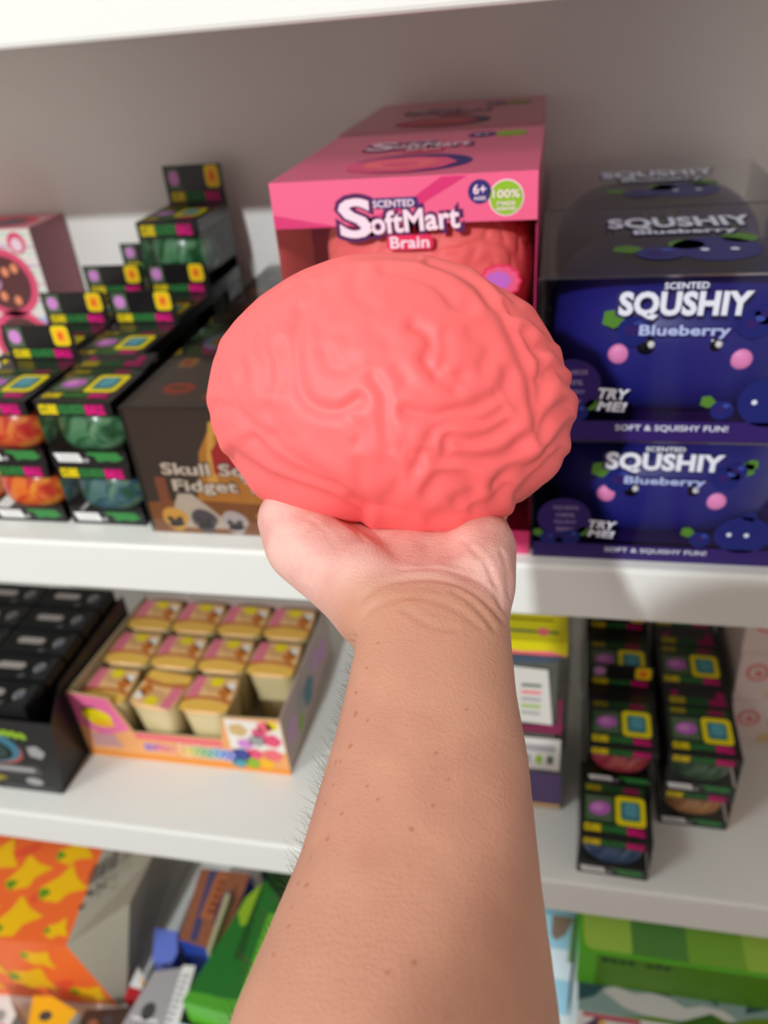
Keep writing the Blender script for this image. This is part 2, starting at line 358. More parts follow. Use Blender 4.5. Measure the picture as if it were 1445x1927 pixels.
for sx in (-1, 1): limbz([((.03 + sx * .085,-.37,-.70),.085),((.03 + sx * .09,-.355,-.98),.058),((.03 + sx * .09,-.375,-1.37),.042),((.03 + sx * .09,-.29,-1.41),.034)])
tmp = body.build('person')
rm = tmp.modifiers.new('remesh', 'REMESH'); rm.mode = 'VOXEL'; rm.voxel_size = 0.0021; rm.use_smooth_shade = True
sm = tmp.modifiers.new('smooth', 'SMOOTH'); sm.factor = 0.5; sm.iterations = 14
dg = bpy.context.evaluated_depsgraph_get(); dg.update()
me = bpy.data.meshes.new_from_object(tmp.evaluated_get(dg)); bpy.data.objects.remove(tmp)
bm = bmesh.new(); bm.from_mesh(me)
fs = [f for f in bm.faces if 0.165 < f.calc_center_median().y < 0.275]
es = list({e for f in fs for e in f.edges}); bmesh.ops.subdivide_edges(bm, edges=es, cuts=1, use_grid_fill=True, smooth=0.6)
V = np.array([v.co[:] for v in bm.verts]); Nn = np.array([v.normal[:] for v in bm.verts])
# creases of the wrist and palm, given as paths (x, y) on the top of the wrist and heel of the hand
CRE = [([(-.062,.2115),(-.052,.2165),(-.040,.2195),(-.028,.2185),(-.014,.2135)],.00075,.0013),([(-.060,.2065),(-.050,.2090),(-.040,.2095),(-.030,.2075),(-.020,.2035)],.0005,.0012),
       ([(-.046,.2045),(-.040,.2005),(-.034,.1985),(-.028,.1990)],.0005,.0012),([(-.050,.2235),(-.036,.2265),(-.022,.2245),(-.014,.2195)],.0004,.0011),
       ([(-.030,.2150),(-.023,.2120),(-.016,.2065)],.0007,.0013),([(-.020,.2320),(-.016,.2250),(-.014,.2180)],.0005,.0011),([(-.026,.2400),(-.020,.2330),(-.017,.2260)],.0005,.0011),([(-.031,.2470),(-.026,.2400),(-.0225,.2330)],.0004,.0011),
       ([(-.015,.2420),(-.0125,.2340),(-.0115,.2270)],.0006,.0012),([(-.066,.2350),(-.072,.2440),(-.080,.2510)],.0004,.0012),([(-.075,.2290),(-.083,.2380),(-.090,.2430)],.0003,.0011),([(-.044,.2440),(-.042,.2360),(-.043,.2300)],.0008,.0030)]
selm = (V[:, 1] > .16) & (V[:, 1] < .28) & (Nn[:, 2] > -0.2)
h = np.zeros(len(V)); XY = V[selm][:, :2]
for pts, dp, wd in CRE:
    c = smooth_path(pts); d = np.min([seg_dist(XY, c[i], c[i + 1]) for i in range(len(c) - 1)], axis=0)
    h[selm] += -dp * np.exp(-(d / wd) ** 2) + dp * .35 * np.exp(-((d - 2.2 * wd) / (1.2 * wd)) ** 2)
for v, n, hh in zip(bm.verts, Nn, h):
    if hh: v.co += Vector(n) * float(hh) * 0.62
for f in bm.faces: f.smooth = True
bm.to_mesh(me); bm.free()
me.materials.clear()
person = bpy.data.objects.new('person', me); COL.objects.link(person); me.materials.append(SK)
tag(person, 'person with a bare forearm stretched out palm up holding the pink brain toy', 'person')
def skin_nodes():
    nt = SK.node_tree; b = nt.nodes['Principled BSDF']; L = nt.links.new
    N = lambda t: nt.nodes.new(t)
    tc = N('ShaderNodeTexCoord'); sep = N('ShaderNodeSeparateXYZ'); L(tc.outputs['Object'], sep.inputs[0])
    n1 = N('ShaderNodeTexNoise'); n1.inputs['Scale'].default_value = 55; n1.inputs['Detail'].default_value = 4; L(tc.outputs['Object'], n1.inputs['Vector'])
    n2 = N('ShaderNodeTexNoise'); n2.inputs['Scale'].default_value = 16; n2.inputs['Detail'].default_value = 2; L(tc.outputs['Object'], n2.inputs['Vector'])
    def mix(a, c, f, blend='MIX'):
        x = N('ShaderNodeMix'); x.data_type = 'RGBA'; x.blend_type = blend
        for sck, v in ((6, a), (7, c)):
            if isinstance(v, tuple): x.inputs[sck].default_value = v
            else: L(v, x.inputs[sck])
        if isinstance(f, float): x.inputs[0].default_value = f
        else: L(f, x.inputs[0])
        return x.outputs[2]
    def ramp(src, a, c):
        r = N('ShaderNodeMapRange'); r.interpolation_type = 'SMOOTHSTEP'; r.inputs[1].default_value = a; r.inputs[2].default_value = c; L(src, r.inputs[0]); return r.outputs[0]
    arm = mix(rgb(191, 137, 113), rgb(185, 129, 108), ramp(n2.outputs[0], .35, .65))
    arm = mix(arm, rgb(195, 141, 116), ramp(n1.outputs[0], .4, .8))
    palm = mix(rgb(224, 176, 164), rgb(212, 156, 146), ramp(n1.outputs[0], .38, .68))
    ad = N('ShaderNodeMath'); ad.operation = 'MULTIPLY_ADD'; ad.inputs[1].default_value = .03; L(n2.outputs[0], ad.inputs[0]); L(sep.outputs[1], ad.inputs[2])
    col = mix(arm, palm, ramp(ad.outputs[0], .222, .240))
    # freckles and small moles on the forearm
    last = None
    for x, y, z, r in FRECK:
        vm = N('ShaderNodeVectorMath'); vm.operation = 'DISTANCE'; L(tc.outputs['Object'], vm.inputs[0]); vm.inputs[1].default_value = (x, y, z)
        mr = N('ShaderNodeMapRange'); mr.inputs[1].default_value = r; mr.inputs[2].default_value = r * .4; L(vm.outputs['Value'], mr.inputs[0])
        if last is None: last = mr.outputs[0]
        else:
            mx = N('ShaderNodeMath'); mx.operation = 'MAXIMUM'; L(last, mx.inputs[0]); L(mr.outputs[0], mx.inputs[1]); last = mx.outputs[0]
    sc = N('ShaderNodeMath'); sc.operation = 'MULTIPLY'; sc.inputs[1].default_value = .55; L(last, sc.inputs[0])
    col = mix(col, rgb(150, 82, 54), sc.outputs[0])
    L(col, b.inputs['Base Color'])
    b.inputs['Subsurface Weight'].default_value = 0.12; b.inputs['Subsurface Radius'].default_value = (1, .35, .2); b.inputs['Subsurface Scale'].default_value = .004
    vo = N('ShaderNodeTexVoronoi'); vo.inputs['Scale'].default_value = 900; L(tc.outputs['Object'], vo.inputs['Vector'])
    mp = N('ShaderNodeMapping'); mp.inputs['Scale'].default_value = (160, 700, 400); L(tc.outputs['Object'], mp.inputs[0])
    n3 = N('ShaderNodeTexNoise'); n3.inputs['Scale'].default_value = 1.0; n3.inputs['Detail'].default_value = 3; L(mp.outputs[0], n3.inputs['Vector'])
    sm_ = N('ShaderNodeMath'); sm_.operation = 'ADD'; L(vo.outputs['Distance'], sm_.inputs[0]); L(n3.outputs[0], sm_.inputs[1])
    bp = N('ShaderNodeBump'); bp.inputs['Strength'].default_value = .35; bp.inputs['Distance'].default_value = .0004; L(sm_.outputs[0], bp.inputs['Height']); L(bp.outputs[0], b.inputs['Normal'])
from mathutils.bvhtree import BVHTree
bvh = BVHTree.FromObject(person, bpy.context.evaluated_depsgraph_get())
FRECK = []
for x, y, r in [(-.0585,.1775,.0008),(-.057,.1695,.0011),(-.0565,.1585,.0010),(-.0610,.1555,.0007),(-.0590,.1545,.0006),(-.0635,.1560,.0006),(-.0600,.1475,.0006),(-.0520,.1655,.0006),(-.0615,.1425,.0007),(-.0545,.1370,.0007),(-.0575,.1305,.0008),(-.0620,.1265,.0006),(-.0640,.1195,.0007),(-.0605,.1175,.0010),(-.0635,.1120,.0006),(-.0625,.1065,.0007),(-.0650,.0995,.0007),(-.0330,.1325,.0008),(-.0290,.1555,.0007),(-.0280,.1400,.0006),(-.0270,.0985,.0008),(-.0330,.0950,.0007),(-.0480,.1440,.0006),(-.0440,.1400,.0006),(-.0560,.1850,.0006),(-.0535,.1930,.0006),(-.0215,.1720,.0006),(-.0245,.1485,.0005),(-.0665,.1330,.0006),(-.0660,.1460,.0006)]:
    hit = bvh.ray_cast(Vector((x, y, EYE)), Vector((0, 0, -1)))
    if hit[0]: FRECK.append((hit[0].x, hit[0].y, hit[0].z, r * 1.25))
skin_nodes()
# fine hairs on the thumb side of the forearm
cu = bpy.data.curves.new('arm_hair', 'CURVE'); cu.dimensions = '3D'; cu.bevel_depth = .000055; cu.bevel_resolution = 0
hm = mat('arm_hair', (74, 54, 40), 0.5)
for i in range(430):
    y = random.uniform(.085, .205); zz = random.uniform(-.012, .012)
    k = [j for j in range(len(SEC) - 1) if SEC[j][0][1] <= y <= SEC[j + 1][0][1]][0]; t = (y - SEC[k][0][1]) / (SEC[k + 1][0][1] - SEC[k][0][1])
    zc = SEC[k][0][2] * (1 - t) + SEC[k + 1][0][2] * t + zz
    hit = bvh.ray_cast(Vector((-.2, y, EYE + zc)), Vector((1, 0, 0)))
    if not hit[0]: continue
    ln = random.uniform(.003, .0075) * (1.0 if y < .17 else .7); d = (hit[1] * .75 + Vector((0, random.uniform(-.2, .9), random.uniform(-.1, .7)))).normalized()
    sp = cu.splines.new('POLY'); sp.points.add(3); bend = Vector((0, random.uniform(-.5, .6), random.uniform(-.5, .3)))
    for q in range(4):
        s_ = q / 3; p = hit[0] - hit[1] * .0003 + d * (ln * s_) + bend * (ln * .35 * s_ * s_); sp.points[q].co = (*p, 1); sp.points[q].radius = 1 - .7 * s_
cu.materials.append(hm); ho = bpy.data.objects.new('arm_hair', cu); COL.objects.link(ho); ho.parent = person; ho['kind'] = 'stuff'
# clothing and hair of the photographer
def clothing(name, rows, m, label):
    b = MB(); b.loft([oval(Z(c), Vector((1, 0, 0)), a, Vector((0, 1, 0)), d, 32, .8) for c, a, d in rows], m); o = b.build(name, person); o['label'] = label; return o
CLOTH = mat('navy_cotton', (52, 56, 74), 0.85, 0.2, bump=.1, scale=600)
clothing('shirt', [((.03,-.37,-.80),.158,.118),((.03,-.37,-.66),.150,.112),((.03,-.37,-.50),.152,.112),((.03,-.37,-.36),.165,.115),((.03,-.37,-.26),.185,.110),((.03,-.37,-.19),.20,.088),((.03,-.372,-.135),.125,.078),((.03,-.374,-.10),.066,.066)], CLOTH, 'dark t-shirt')
for a, r0, b, r1 in (((-.165,-.35,-.20),.068,(-.10,-.22,-.222),.062), ((.222,-.345,-.19),.068,(.255,-.372,-.36),.062)):
    a, b = Z(a), Z(b); t = (b - a).normalized(); u = t.orthogonal().normalized(); v = t.cross(u)
    sl = MB(); sl.loft([oval(a - t * .03, u, r0 * .6, v, r0 * .6), oval(a, u, r0, v, r0), oval(b, u, r1, v, r1)], CLOTH); sl.build('sleeve', person)
tr = MB()
for sx in (-1, 1): tr.loft([oval(Z((.03 + sx * .07, -.37, z)), Vector((1, 0, 0)), a, Vector((0, 1, 0)), a * 1.05) for z, a in ((-.72, .098), (-.85, .10), (-1.0, .078), (-1.2, .066), (-1.38, .062))], mat('denim', (60, 70, 96), .9, .2))
tr.build('trousers', person)
hr = MB(); hr.ball(Z((HX,-.375,.062 + HZ)), (.084,.094,.100), mat('brown_hair', (70, 48, 34), .6), 24, 14); hr.build('hair', person)
for sx in (-1, 1): sh = MB(); sh.ball(Z((.03 + sx * .09,-.325,-1.405)), (.05,.135,.046), mat('white_shoe', (210, 208, 204), .6), 20, 12, pw=.8); sh.build('shoe', person)
# ------------------------------------------------------------------ cube toy boxes
BALLS = dict(green=swirl('green_swirl_gel', (30, 84, 46), (58, 122, 80), (112, 158, 116)), teal=swirl('green_blue_swirl_gel', (40, 96, 66), (60, 104, 128), (110, 150, 120)),
             orange=swirl('orange_swirl_gel', (214, 44, 24), (240, 100, 30), (250, 158, 48)), red=swirl('red_orange_swirl_gel', (206, 34, 34), (226, 84, 44), (240, 140, 60)),
             blue=swirl('blue_swirl_gel', (46, 84, 136), (72, 118, 172), (120, 158, 196)), pink=swirl('pink_swirl_gel', (220, 60, 90), (236, 92, 116), (244, 150, 160)), amber=swirl('amber_swirl_gel', (214, 134, 66), (232, 164, 100), (242, 196, 140)))
CW, CD, CH = .072, .094, .061
def strip_words(b, P, x0, z0, w_, h_, l=1, dim=False):
    y, g, mg = (YELD, GRND, MAGD) if dim else (YEL, GRN, MAG)
    b.rect(P, x0, x0 + w_ * .28, z0, z0 + h_, YELD, l); b.text(P, 'CUBE', x0 + w_ * .14, z0 + h_ / 2, w_ * .27, h_ * .92, y, l + 1, .035)
    b.rect(P, x0 + w_ * .29, x0 + w_ * .68, z0, z0 + h_, GRND, l); b.text(P, 'SQUEEZE', x0 + w_ * .485, z0 + h_ / 2, w_ * .38, h_ * .92, g, l + 1, .035)
    b.rect(P, x0 + w_ * .69, x0 + w_ * .98, z0, z0 + h_, MAGD, l); b.text(P, 'BALL', x0 + w_ * .835, z0 + h_ / 2, w_ * .28, h_ * .92, mg, l + 1, .035)
def cube_parts(kind):
    b = MB(); b.box(0, CW, 0, CD, 0, .002, BLACK); b.box(0, CW, CD - .0012, CD, .002, CH, BLACK)
    b.box(0, CW, 0, .0012, .002, .0135, BLACK); b.box(0, CW, 0, .0012, CH - .0135, CH - .001, BLACK); b.box(CW - .0012, CW, 0, CD, CH - .012, CH - .001, BLACK); b.box(0, .0012, 0, CD, CH - .012, CH - .001, BLACK)
    P = front(); b.shape(P, [(.006, .0035), (.030, .0035), (.027, .0120), (.003, .0120)], PAPERW); 
    for k in range(3): b.rect(P, .008, .026, .0052 + k * .0022, .0058 + k * .0022, GREYP, 2)
    b.disc(P, .033, .0055, .0025, .002, GREYP, 1, 12)
    b.shape(P, [(.036, .0135), (.034, .011), (.041, .010), (.044, .004), (.052, .0055), (.060, .0045), (.066, .0065), (.069, .009), (.066, .0095), (.064, .0135)], GRN)
    strip_words(b, P, .004, CH - .0120, .062, .0095)
    for x, z in ((.0085, .017), (.0135, .02)): pass
    out = [('card_frame', b, 0)]
    t = MB(); t.box(0, CW, 0, CD, CH - .001, CH, BLACK); T = top(0, 0, CH)
    t.rect(T, .004, .067, .018, .052, GRND); t.rect(T, .006, .033, .020, .050, OLIVE, 2); t.disc(T, .020, .035, .011, .0085, PURP, 3, 24, .2); t.disc(T, .018, .036, .006, .0045, PURPL, 4, 20, .2)
    t.rrect(T, .036, .066, .017, .053, .005, YEL, 3); t.rrect(T, .0405, .0615, .0225, .0475, .004, LIME, 4); t.rrect(T, .042, .060, .024, .046, .004, TEALD, 5); t.rrect(T, .045, .058, .028, .045, .004, TEAL, 6)
    strip_words(t, T, .004, .006, .062, .0095, 2); t.rect(T, .004, .066, .056, .066, GRND); strip_words(t, T, .006, .057, .056, .007, 2, True)
    out.append(('top_panel', t, 0))
    f = MB()
    for p in ([(0, 0), (CW, 0)], [(CW, 0), (CW, CD)], [(0, CD), (0, 0)]):
        (x0, y0), (x1, y1) = p; f.poly([(x0, y0, .0135), (x1, y1, .0135), (x1, y1, CH - .0125), (x0, y0, CH - .0125)], FILM)
    out.append(('window', f, 0))
    g = MB(); g.ball((CW / 2, .0385, .0295), (.0340, .0365, .0265), BALLS[kind], 28, 18, .75); out.append(('squeeze_ball', g, 0))
    return out
def flap_geo(up):
    b = MB()
    if up:
        b.box(0, CW, CD - .0022, CD - .001, CH, CH + .033, BLACK); P = front(0, CD - .0022, CH)
        b.rect(P, .004, .020, .012, .031, OLIVE); b.disc(P, .012, .022, .0062, .0065, PURPL, 2, 20); b.rrect(P, .051, .068, .013, .032, .004, YEL); b.rrect(P, .053, .066, .015, .030, .004, GOLD, 2)
        b.disc(P, .0595, .0225, .0028, .0042, ORG, 3, 16); strip_words(b, P, .005, .0015, .062, .0085)
    else:
        b.prism([(0, CD - .028, CH + .0012), (CW, CD - .028, CH + .0012), (CW, CD, CH + .0045), (0, CD, CH + .0045)], (0, 0, -.0008), BLACK)
        P = Plane((0, CD - .028, CH + .0012), (1, 0, 0), (0, .028, .0033)); strip_words(b, P, .006, .004, .060, .009, 1, True)
        b.disc(P, .060, .018, .005, .005, MAGD, 1, 14); b.disc(P, .012, .018, .004, .004, MAGD, 1, 14)  # bent flap: words and spots in darker tones, its shade painted in
    return b
CUBE = {}; FLAP = {}
def cube_box(x, y, z, kind, flap, label, group, rz=0, sz=1.0):
    t = thing('toy_box', (x, y, z), label, 'toy box', group, rz); t.scale = (1, 1, sz)
    if kind not in CUBE: CUBE[kind] = [mb.build(n) for n, mb, _ in cube_parts(kind)]; src = CUBE[kind]; cp = src
    else: cp = [o.copy() for o in CUBE[kind]]; [COL.objects.link(o) for o in cp]
    for o in cp: o.parent = t
    if flap:
        if flap not in FLAP: FLAP[flap] = flap_geo(flap == 'up').build('hang_flap'); o = FLAP[flap]
        else: o = FLAP[flap].copy(); COL.objects.link(o)
        o.parent = t
    return t
G1 = 'black cube toy boxes on the middle shelf'
XS0 = [-.5005, -.519, -.524, -.527]; XS1 = [-.4215, -.4425, -.4465, -.4485]; YS = [.531, .6275, .7245, .8215]
ROW = ['front row', 'second row', 'third row', 'back row']
for r in range(4):
    for c, xs in ((0, XS0), (1, XS1)):
        kl = [('orange', 'teal'), ('green', 'green')][0][c] if r == 0 else 'green'
        kt = ('red', 'green')[c] if r == 0 else 'green'
        side = ('left', 'right')[c]
        cube_box(xs[r], YS[r], MID, kl, None, 'black cube box with %s ball, bottom of %s stack, %s, middle shelf' % ({'orange': 'orange', 'teal': 'blue-green', 'green': 'green'}[kl], side, ROW[r]), G1)
        last3 = (r == 3 and c == 1)
        cube_box(xs[r], YS[r], MID + CH, kt, None if last3 else ('down' if (r == 0 and c == 1) else 'up'),
                 ('black cube box in the middle of the tallest stack, middle shelf' if last3 else 'black cube box with %s, top of %s stack, %s, middle shelf' % ('folded flap' if (r == 0 and c == 1) else 'upright flap', side, ROW[r])), G1)
cube_box(XS1[3], YS[3], MID + 2 * CH, 'green', 'up', 'black cube box with upright flap on top of the tallest stack, middle shelf', G1, 0, 1.26)
G2 = 'black cube toy boxes on the lower shelf'
RS = .943
cube_box(.0475, .516, LOW, 'blue', None, 'black cube box with blue ball standing alone at the front of the lower shelf', G2, -.03, 1.02)
H2 = CH * RS
for (x, y, kinds, where, n) in ((.0545, .588, ('green', 'pink'), 'left stack behind the blue one', 2), (.1365, .588, ('amber', 'green'), 'front right stack on the lower shelf', 2),
                            (.0560, .686, ('green', 'green'), 'second left stack on the lower shelf', 2), (.1375, .686, ('green', 'green'), 'second right stack on the lower shelf', 2), (.0575, .784, ('green', 'green'), 'third left stack on the lower shelf', 2), (.1385, .784, ('green', 'green'), 'third right stack on the lower shelf', 2)):
    nm = {'green': 'green', 'amber': 'amber', 'pink': 'pink'}
    for k in range(2):
        cube_box(x, y, LOW + k * H2, kinds[k], (None if k == 0 else ('up' if x < .1 else 'down')), 'black cube box with %s ball, %s of the %s' % (nm[kinds[k]], ('bottom', 'top')[k], where), G2, -.02, RS)

# ------------------------------------------------------------------ brain boxes
PK = mat('pink_card', (236, 98, 138), 0.30, 0.5, coat=.35); PKD = mat('deep_pink_card', (214, 50, 112), 0.3, 0.5, coat=.35)
PLUM = mat('plum_print', (84, 26, 84), .4); PALE = mat('pale_pink_print', (246, 214, 228), .4); NAVY = mat('navy_print', (46, 40, 110), .4); CRIM = mat('crimson_print', (226, 40, 84), .4); LGREEN = mat('apple_green_print', (142, 182, 40), .4)
SALM = mat('salmon_print', (240, 110, 120), .4); ROSE = mat('rose_print', (226, 84, 126), .4)
BW, BD, BH = .171, .206, .1425
WINF = clear('window_film', (255, 255, 255), .045)
me_in = brain_mesh('brain_toy_in_box', .06, 6, False, (.0745, .094, .060), .0026); me_in.materials.append(PINK)
def softmart(b, P, x, z, k, l=1, flat=1.0):
    """the printed name: big S, then the rest of the word on a plum outline"""
    q = flat
    for pas, (m_, off, ly) in enumerate(((PLUM, .075, l), (PALE, .028, l + 2))):
        b.text(P, 'S', x + .0125 * k, z + .0035 * k * q, .023 * k + .006 * k * (1 - pas), (.026 + .006 * (1 - pas)) * k * q, m_, ly, off)
        b.text(P, 'oftMart', x + .053 * k, z + .001 * k * q, .061 * k + .006 * k * (1 - pas), (.0150 + .006 * (1 - pas)) * k * q, m_, ly, off, .045 if flat == 1 else 0)
    b.rrect(P, x + .025 * k, x + .056 * k, z + .0092 * k * q, z + .0158 * k * q, .002 * k * q, NAVY, l + 1)
    b.text(P, 'SCENTED', x + .0395 * k, z + .0123 * k * q, .028 * k, .0046 * k * q, PALE, l + 3, .02)
    b.rrect(P, x + .033 * k, x + .065 * k, z - .0185 * k * q, z - .0085 * k * q, .003 * k * q, CRIM, l + 1)
    b.text(P, 'Brain', x + .049 * k, z - .0133 * k * q, .027 * k, .0080 * k * q, PALE, l + 3, .02)
def brain_box(x, y, z, label):
    t = thing('toy_box', (x, y, z), label, 'toy box', 'pink brain toy boxes')
    b = MB(); b.box(0, BW, 0, BD, BH - .0012, BH, PK); T = top(0, 0, BH)
    b.disc(T, .085, .047, .042, .034, NAVY, 1, 40); b.disc(T, .079, .043, .037, .028, ROSE, 2, 40, 0, .03, 9); b.disc(T, .079, .043, .026, .018, SALM, 3, 36, 0, .05, 7); b.disc(T, .079, .042, .013, .008, ROSE, 4, 24)
    softmart(b, T, .040, .118, .95, 1, 1.5); b.disc(T, .124, .160, .011, .013, NAVY, 1); b.text(T, '6+', .124, .160, .012, .010, PALE, 2); b.disc(T, .146, .160, .013, .015, LGREEN, 1)
    b.build('lid', t)
    f = MB(); f.box(0, BW, 0, .001, BH - .0288, BH - .0012, PK); F = front()
    f.shape(F, [(.055, BH - .028), (.10, BH - .016), (.128, BH - .001), (.112, BH - .001), (.085, BH - .018), (.045, BH - .0288)], PKD, 1); f.shape(F, [(0, BH - .0288), (.045, BH - .0288), (.02, BH - .024), (0, BH - .02)], PKD, 1)
    softmart(f, F, .0435, .1155, .95, 2)
    f.disc(F, .1355, .1317, .0072, .0072, NAVY, 1); f.text(F, '6+', .1355, .1332, .0080, .0058, PALE, 2, .02); f.text(F, 'AGES', .1355, .1279, .0075, .0022, PALE, 2)
    f.disc(F, .1518, .1275, .0108, .0108, PALE, 1); f.disc(F, .1518, .1275, .0101, .0101, LGREEN, 2); f.text(F, '100%', .1518, .1300, .0165, .0048, PALE, 3, .01); f.text(F, 'MADE', .1518, .1244, .011, .0022, PALE, 3); f.text(F, 'SCENTED', .1518, .1212, .012, .002, PALE, 3)
    f.disc(F, .148, .0760, .0135, .0110, CRIM, 1, 40, 0, .05, 11); f.disc(F, .148, .0760, .0120, .0095, ROSE, 2, 40, 0, .06, 11); f.disc(F, .147, .0765, .008, .0058, PURP, 3, 30, 0, .07, 8)
    f.build('front_label', t)
    c = MB(); c.box(0, BW, 0, BD, 0, .001, PKD); c.box(0, BW, BD - .001, BD, .001, BH - .0012, PK); c.box(0, BW, 0, .001, .001, .022, PKD); c.box(BW - .001, BW, .012, BD - .001, .001, BH - .0012, PKD); c.box(0, .001, .001, BD - .001, BH - .020, BH - .0012, PK)
    c.build('card_back', t)
    w_ = MB(); w_.poly([(0, 0, .022), (BW, 0, .022), (BW, 0, BH - .0285), (0, 0, BH - .0285)], WINF); w_.poly([(0, BD - .001, .001), (0, 0, .001), (0, 0, BH - .020), (0, BD - .001, BH - .020)], WINF); w_.poly([(BW, 0, .001), (BW, .012, .001), (BW, .012, BH - .002), (BW, 0, BH - .002)], WINF); w_.build('window', t)
    o = bpy.data.objects.new('brain_toy', me_in); COL.objects.link(o); o.parent = t; o.location = (BW / 2 + .006, .0975, .0665)
    return t
brain_box(-.1817, .515, MID, 'pink window box with a coral brain toy, lower front one behind the hand')
brain_box(-.1817, .515, MID + BH, 'pink window box with a coral brain toy, upper front one behind the hand')
brain_box(-.1850, .7240, MID, 'pink brain toy box hidden below at the back wall')
brain_box(-.1850, .7240, MID + BH, 'pink brain toy box against the back wall with only its lid showing')

# ------------------------------------------------------------------ berry boxes
BLU = rubber('navy_blue_rubber', (34, 34, 124), .40, .05); BERRY = mat('berry_blue_print', (22, 30, 104), .35); BERRYL = mat('berry_light_print', (54, 70, 150), .35); LEAF = mat('leaf_green_print', (78, 124, 42), .4)
INDI = mat('indigo_print', (44, 22, 96), .4); SILV = mat('silver_white_print', (222, 224, 238), .35); SHDW = mat('letter_shadow_print', (48, 44, 84), .4); LBLUE = mat('pale_blue_print', (172, 184, 226), .4); CHEEK = mat('cheek_pink', (250, 146, 204), .45)
TFILM = clear('top_film', (252, 252, 252), .06, .12)
def berry(b, P, x, z, r, l, leaf=0):
    if leaf: b.shape(P, [(x + leaf * r * .4, z + r * .6), (x + leaf * r * 1.2, z + r * .2), (x + leaf * r * 1.9, z + r * .5), (x + leaf * r * 1.8, z + r * 1.3), (x + leaf * r * 1.1, z + r * 1.4)], LEAF, l)
    b.disc(P, x, z, r, r * .96, BERRY, l + 1, 24); b.disc(P, x + r * .3, z + r * .45, r * .34, r * .22, BERRYL, l + 2, 14); b.disc(P, x - r * .15, z + r * .1, r * .4, r * .34, INDI, l + 2, 16, 0, .18, 5)
def berry_box(x, y, z, H, label):
    W_, D_ = .194, .188
    t = thing('toy_box', (x, y, z), label, 'toy box', 'clear boxes of blue berry toys')
    f = MB()
    f.box(0, W_, 0, D_, 0, .0008, INDI)
    for q in ([(0, 0, .0008), (W_, 0, .0008), (W_, 0, H), (0, 0, H)], [(W_, 0, .0008), (W_, D_, .0008), (W_, D_, H), (W_, 0, H)], [(0, D_, .0008), (0, 0, .0008), (0, 0, H), (0, D_, H)], [(W_, D_, .0008), (0, D_, .0008), (0, D_, H), (W_, D_, H)], [(0, 0, H), (W_, 0, H), (W_, D_, H), (0, D_, H)]): f.poly(q, TFILM if q[0][2] == H else FILM)
    for q in ((0, 0), (W_, 0)): f.box(q[0] - .0005, q[0] + .0005, -.0005, .0005, 0, H, clear('film_edge', (225, 228, 232), .35))
    f.box(0, W_, -.0005, .0005, H - .0006, H + .0006, clear('film_edge')); f.build('clear_box', t)
    P = front(); p = MB(); k = H / .116
    p.rect(P, 0, W_, .0008, .016 * k, INDI, 1); p.text(P, 'SOFT & SQUISHY FUN!', .092, .0108 * k, .074, .0052 * k, SILV, 3, .012)
    cx = .0905
    p.text(P, 'SCENTED', cx + .001, .1095 * k, .0275, .0045 * k, SHDW, 2, .06); p.text(P, 'SCENTED', cx, .110 * k, .0265, .0042 * k, SILV, 3, .02)
    berry(p, P, .061, .0805 * k, .0105, 1, -1); berry(p, P, .1335, .084 * k, .0095, 1, 1); berry(p, P, .140, .091 * k, .007, 1, 1)
    p.text(P, 'SQUSHIY', cx, .0970 * k, .084, .0210 * k, SHDW, 4, .075, -.01); p.text(P, 'SQUSHIY', cx, .0975 * k, .080, .0185 * k, SILV, 6, .045, -.01)
    p.text(P, 'Blueberry', cx + .002, .0800 * k, .061, .0112 * k, INDI, 4, .07, -.012); p.text(P, 'Blueberry', cx + .002, .0803 * k, .056, .0092 * k, LBLUE, 6, .03, -.012)
    p.text(P, 'TRY', .0515, .0362 * k, .0225, .0092 * k, SHDW, 2, .08, -.06, .2); p.text(P, 'TRY', .0515, .0365 * k, .0205, .0080 * k, SILV, 4, .04, -.06, .2); p.text(P, 'ME!', .0515, .0270 * k, .0205, .0088 * k, SHDW, 2, .08, -.06, .2); p.text(P, 'ME!', .0515, .0273 * k, .0185, .0074 * k, SILV, 4, .04, -.06, .2)
    p.disc(P, .0235, .0415 * k, .020, .020 * k, INDI, 1)
    for i, (s_, w1) in enumerate((('SQUEEZE', .019), ('100%', .0135), ('SQUISHY', .0165), ('BERRY', .0125))): p.text(P, s_, .0245, (.0520 - i * .0072) * k, w1, .0038 * k, mat('mauve_print', (150, 128, 176), .4), 2, .015)
    berry(p, P, .029, .0225 * k, .0070, 1, 1); berry(p, P, .012, .0205 * k, .006, 1, -1)
    berry(p, P, .123, .025 * k, .0075, 1, -1); p.disc(P, .152, .031 * k, .020, .018 * k, BERRY, 1); p.disc(P, .1545, .0495 * k, .005, .0045 * k, BERRY, 1, 14, 0, .3, 5)
    for ex in (.1425, .1545): p.disc(P, ex, .031 * k, .0018, .0018, SILV, 2, 12)
    p.build('front_print', t)
    T = top(0, 0, H); q = MB()
    q.text(T, 'SQUSHIY', .100, .130, .108, .040, SHDW, 2, .07); q.text(T, 'SQUSHIY', .100, .131, .103, .035, SILV, 4, .035); q.text(T, 'Blueberry', .101, .103, .076, .019, SHDW, 2, .06); q.text(T, 'Blueberry', .101, .104, .071, .015, SILV, 4, .03)
    berry(q, T, .079, .050, .016, 1, -1); q.disc(T, .116, .060, .029, .030, BERRY, 1); q.disc(T, .098, .072, .012, .012, LEAF, 1)
    for ex in (.108, .127): q.disc(T, ex, .056, .0030, .0034, SILV, 3, 12)
    q.disc(T, .135, .086, .012, .012, LEAF, 1); q.build('top_print', t)
    g = MB(); g.ball((.098, .094, H * .5), (.090, .0905, H * .492), BLU, 48, 28, .74)
    bo = g.build('squeeze_toy', t); bo['label'] = 'navy blue squeeze toy with a face'
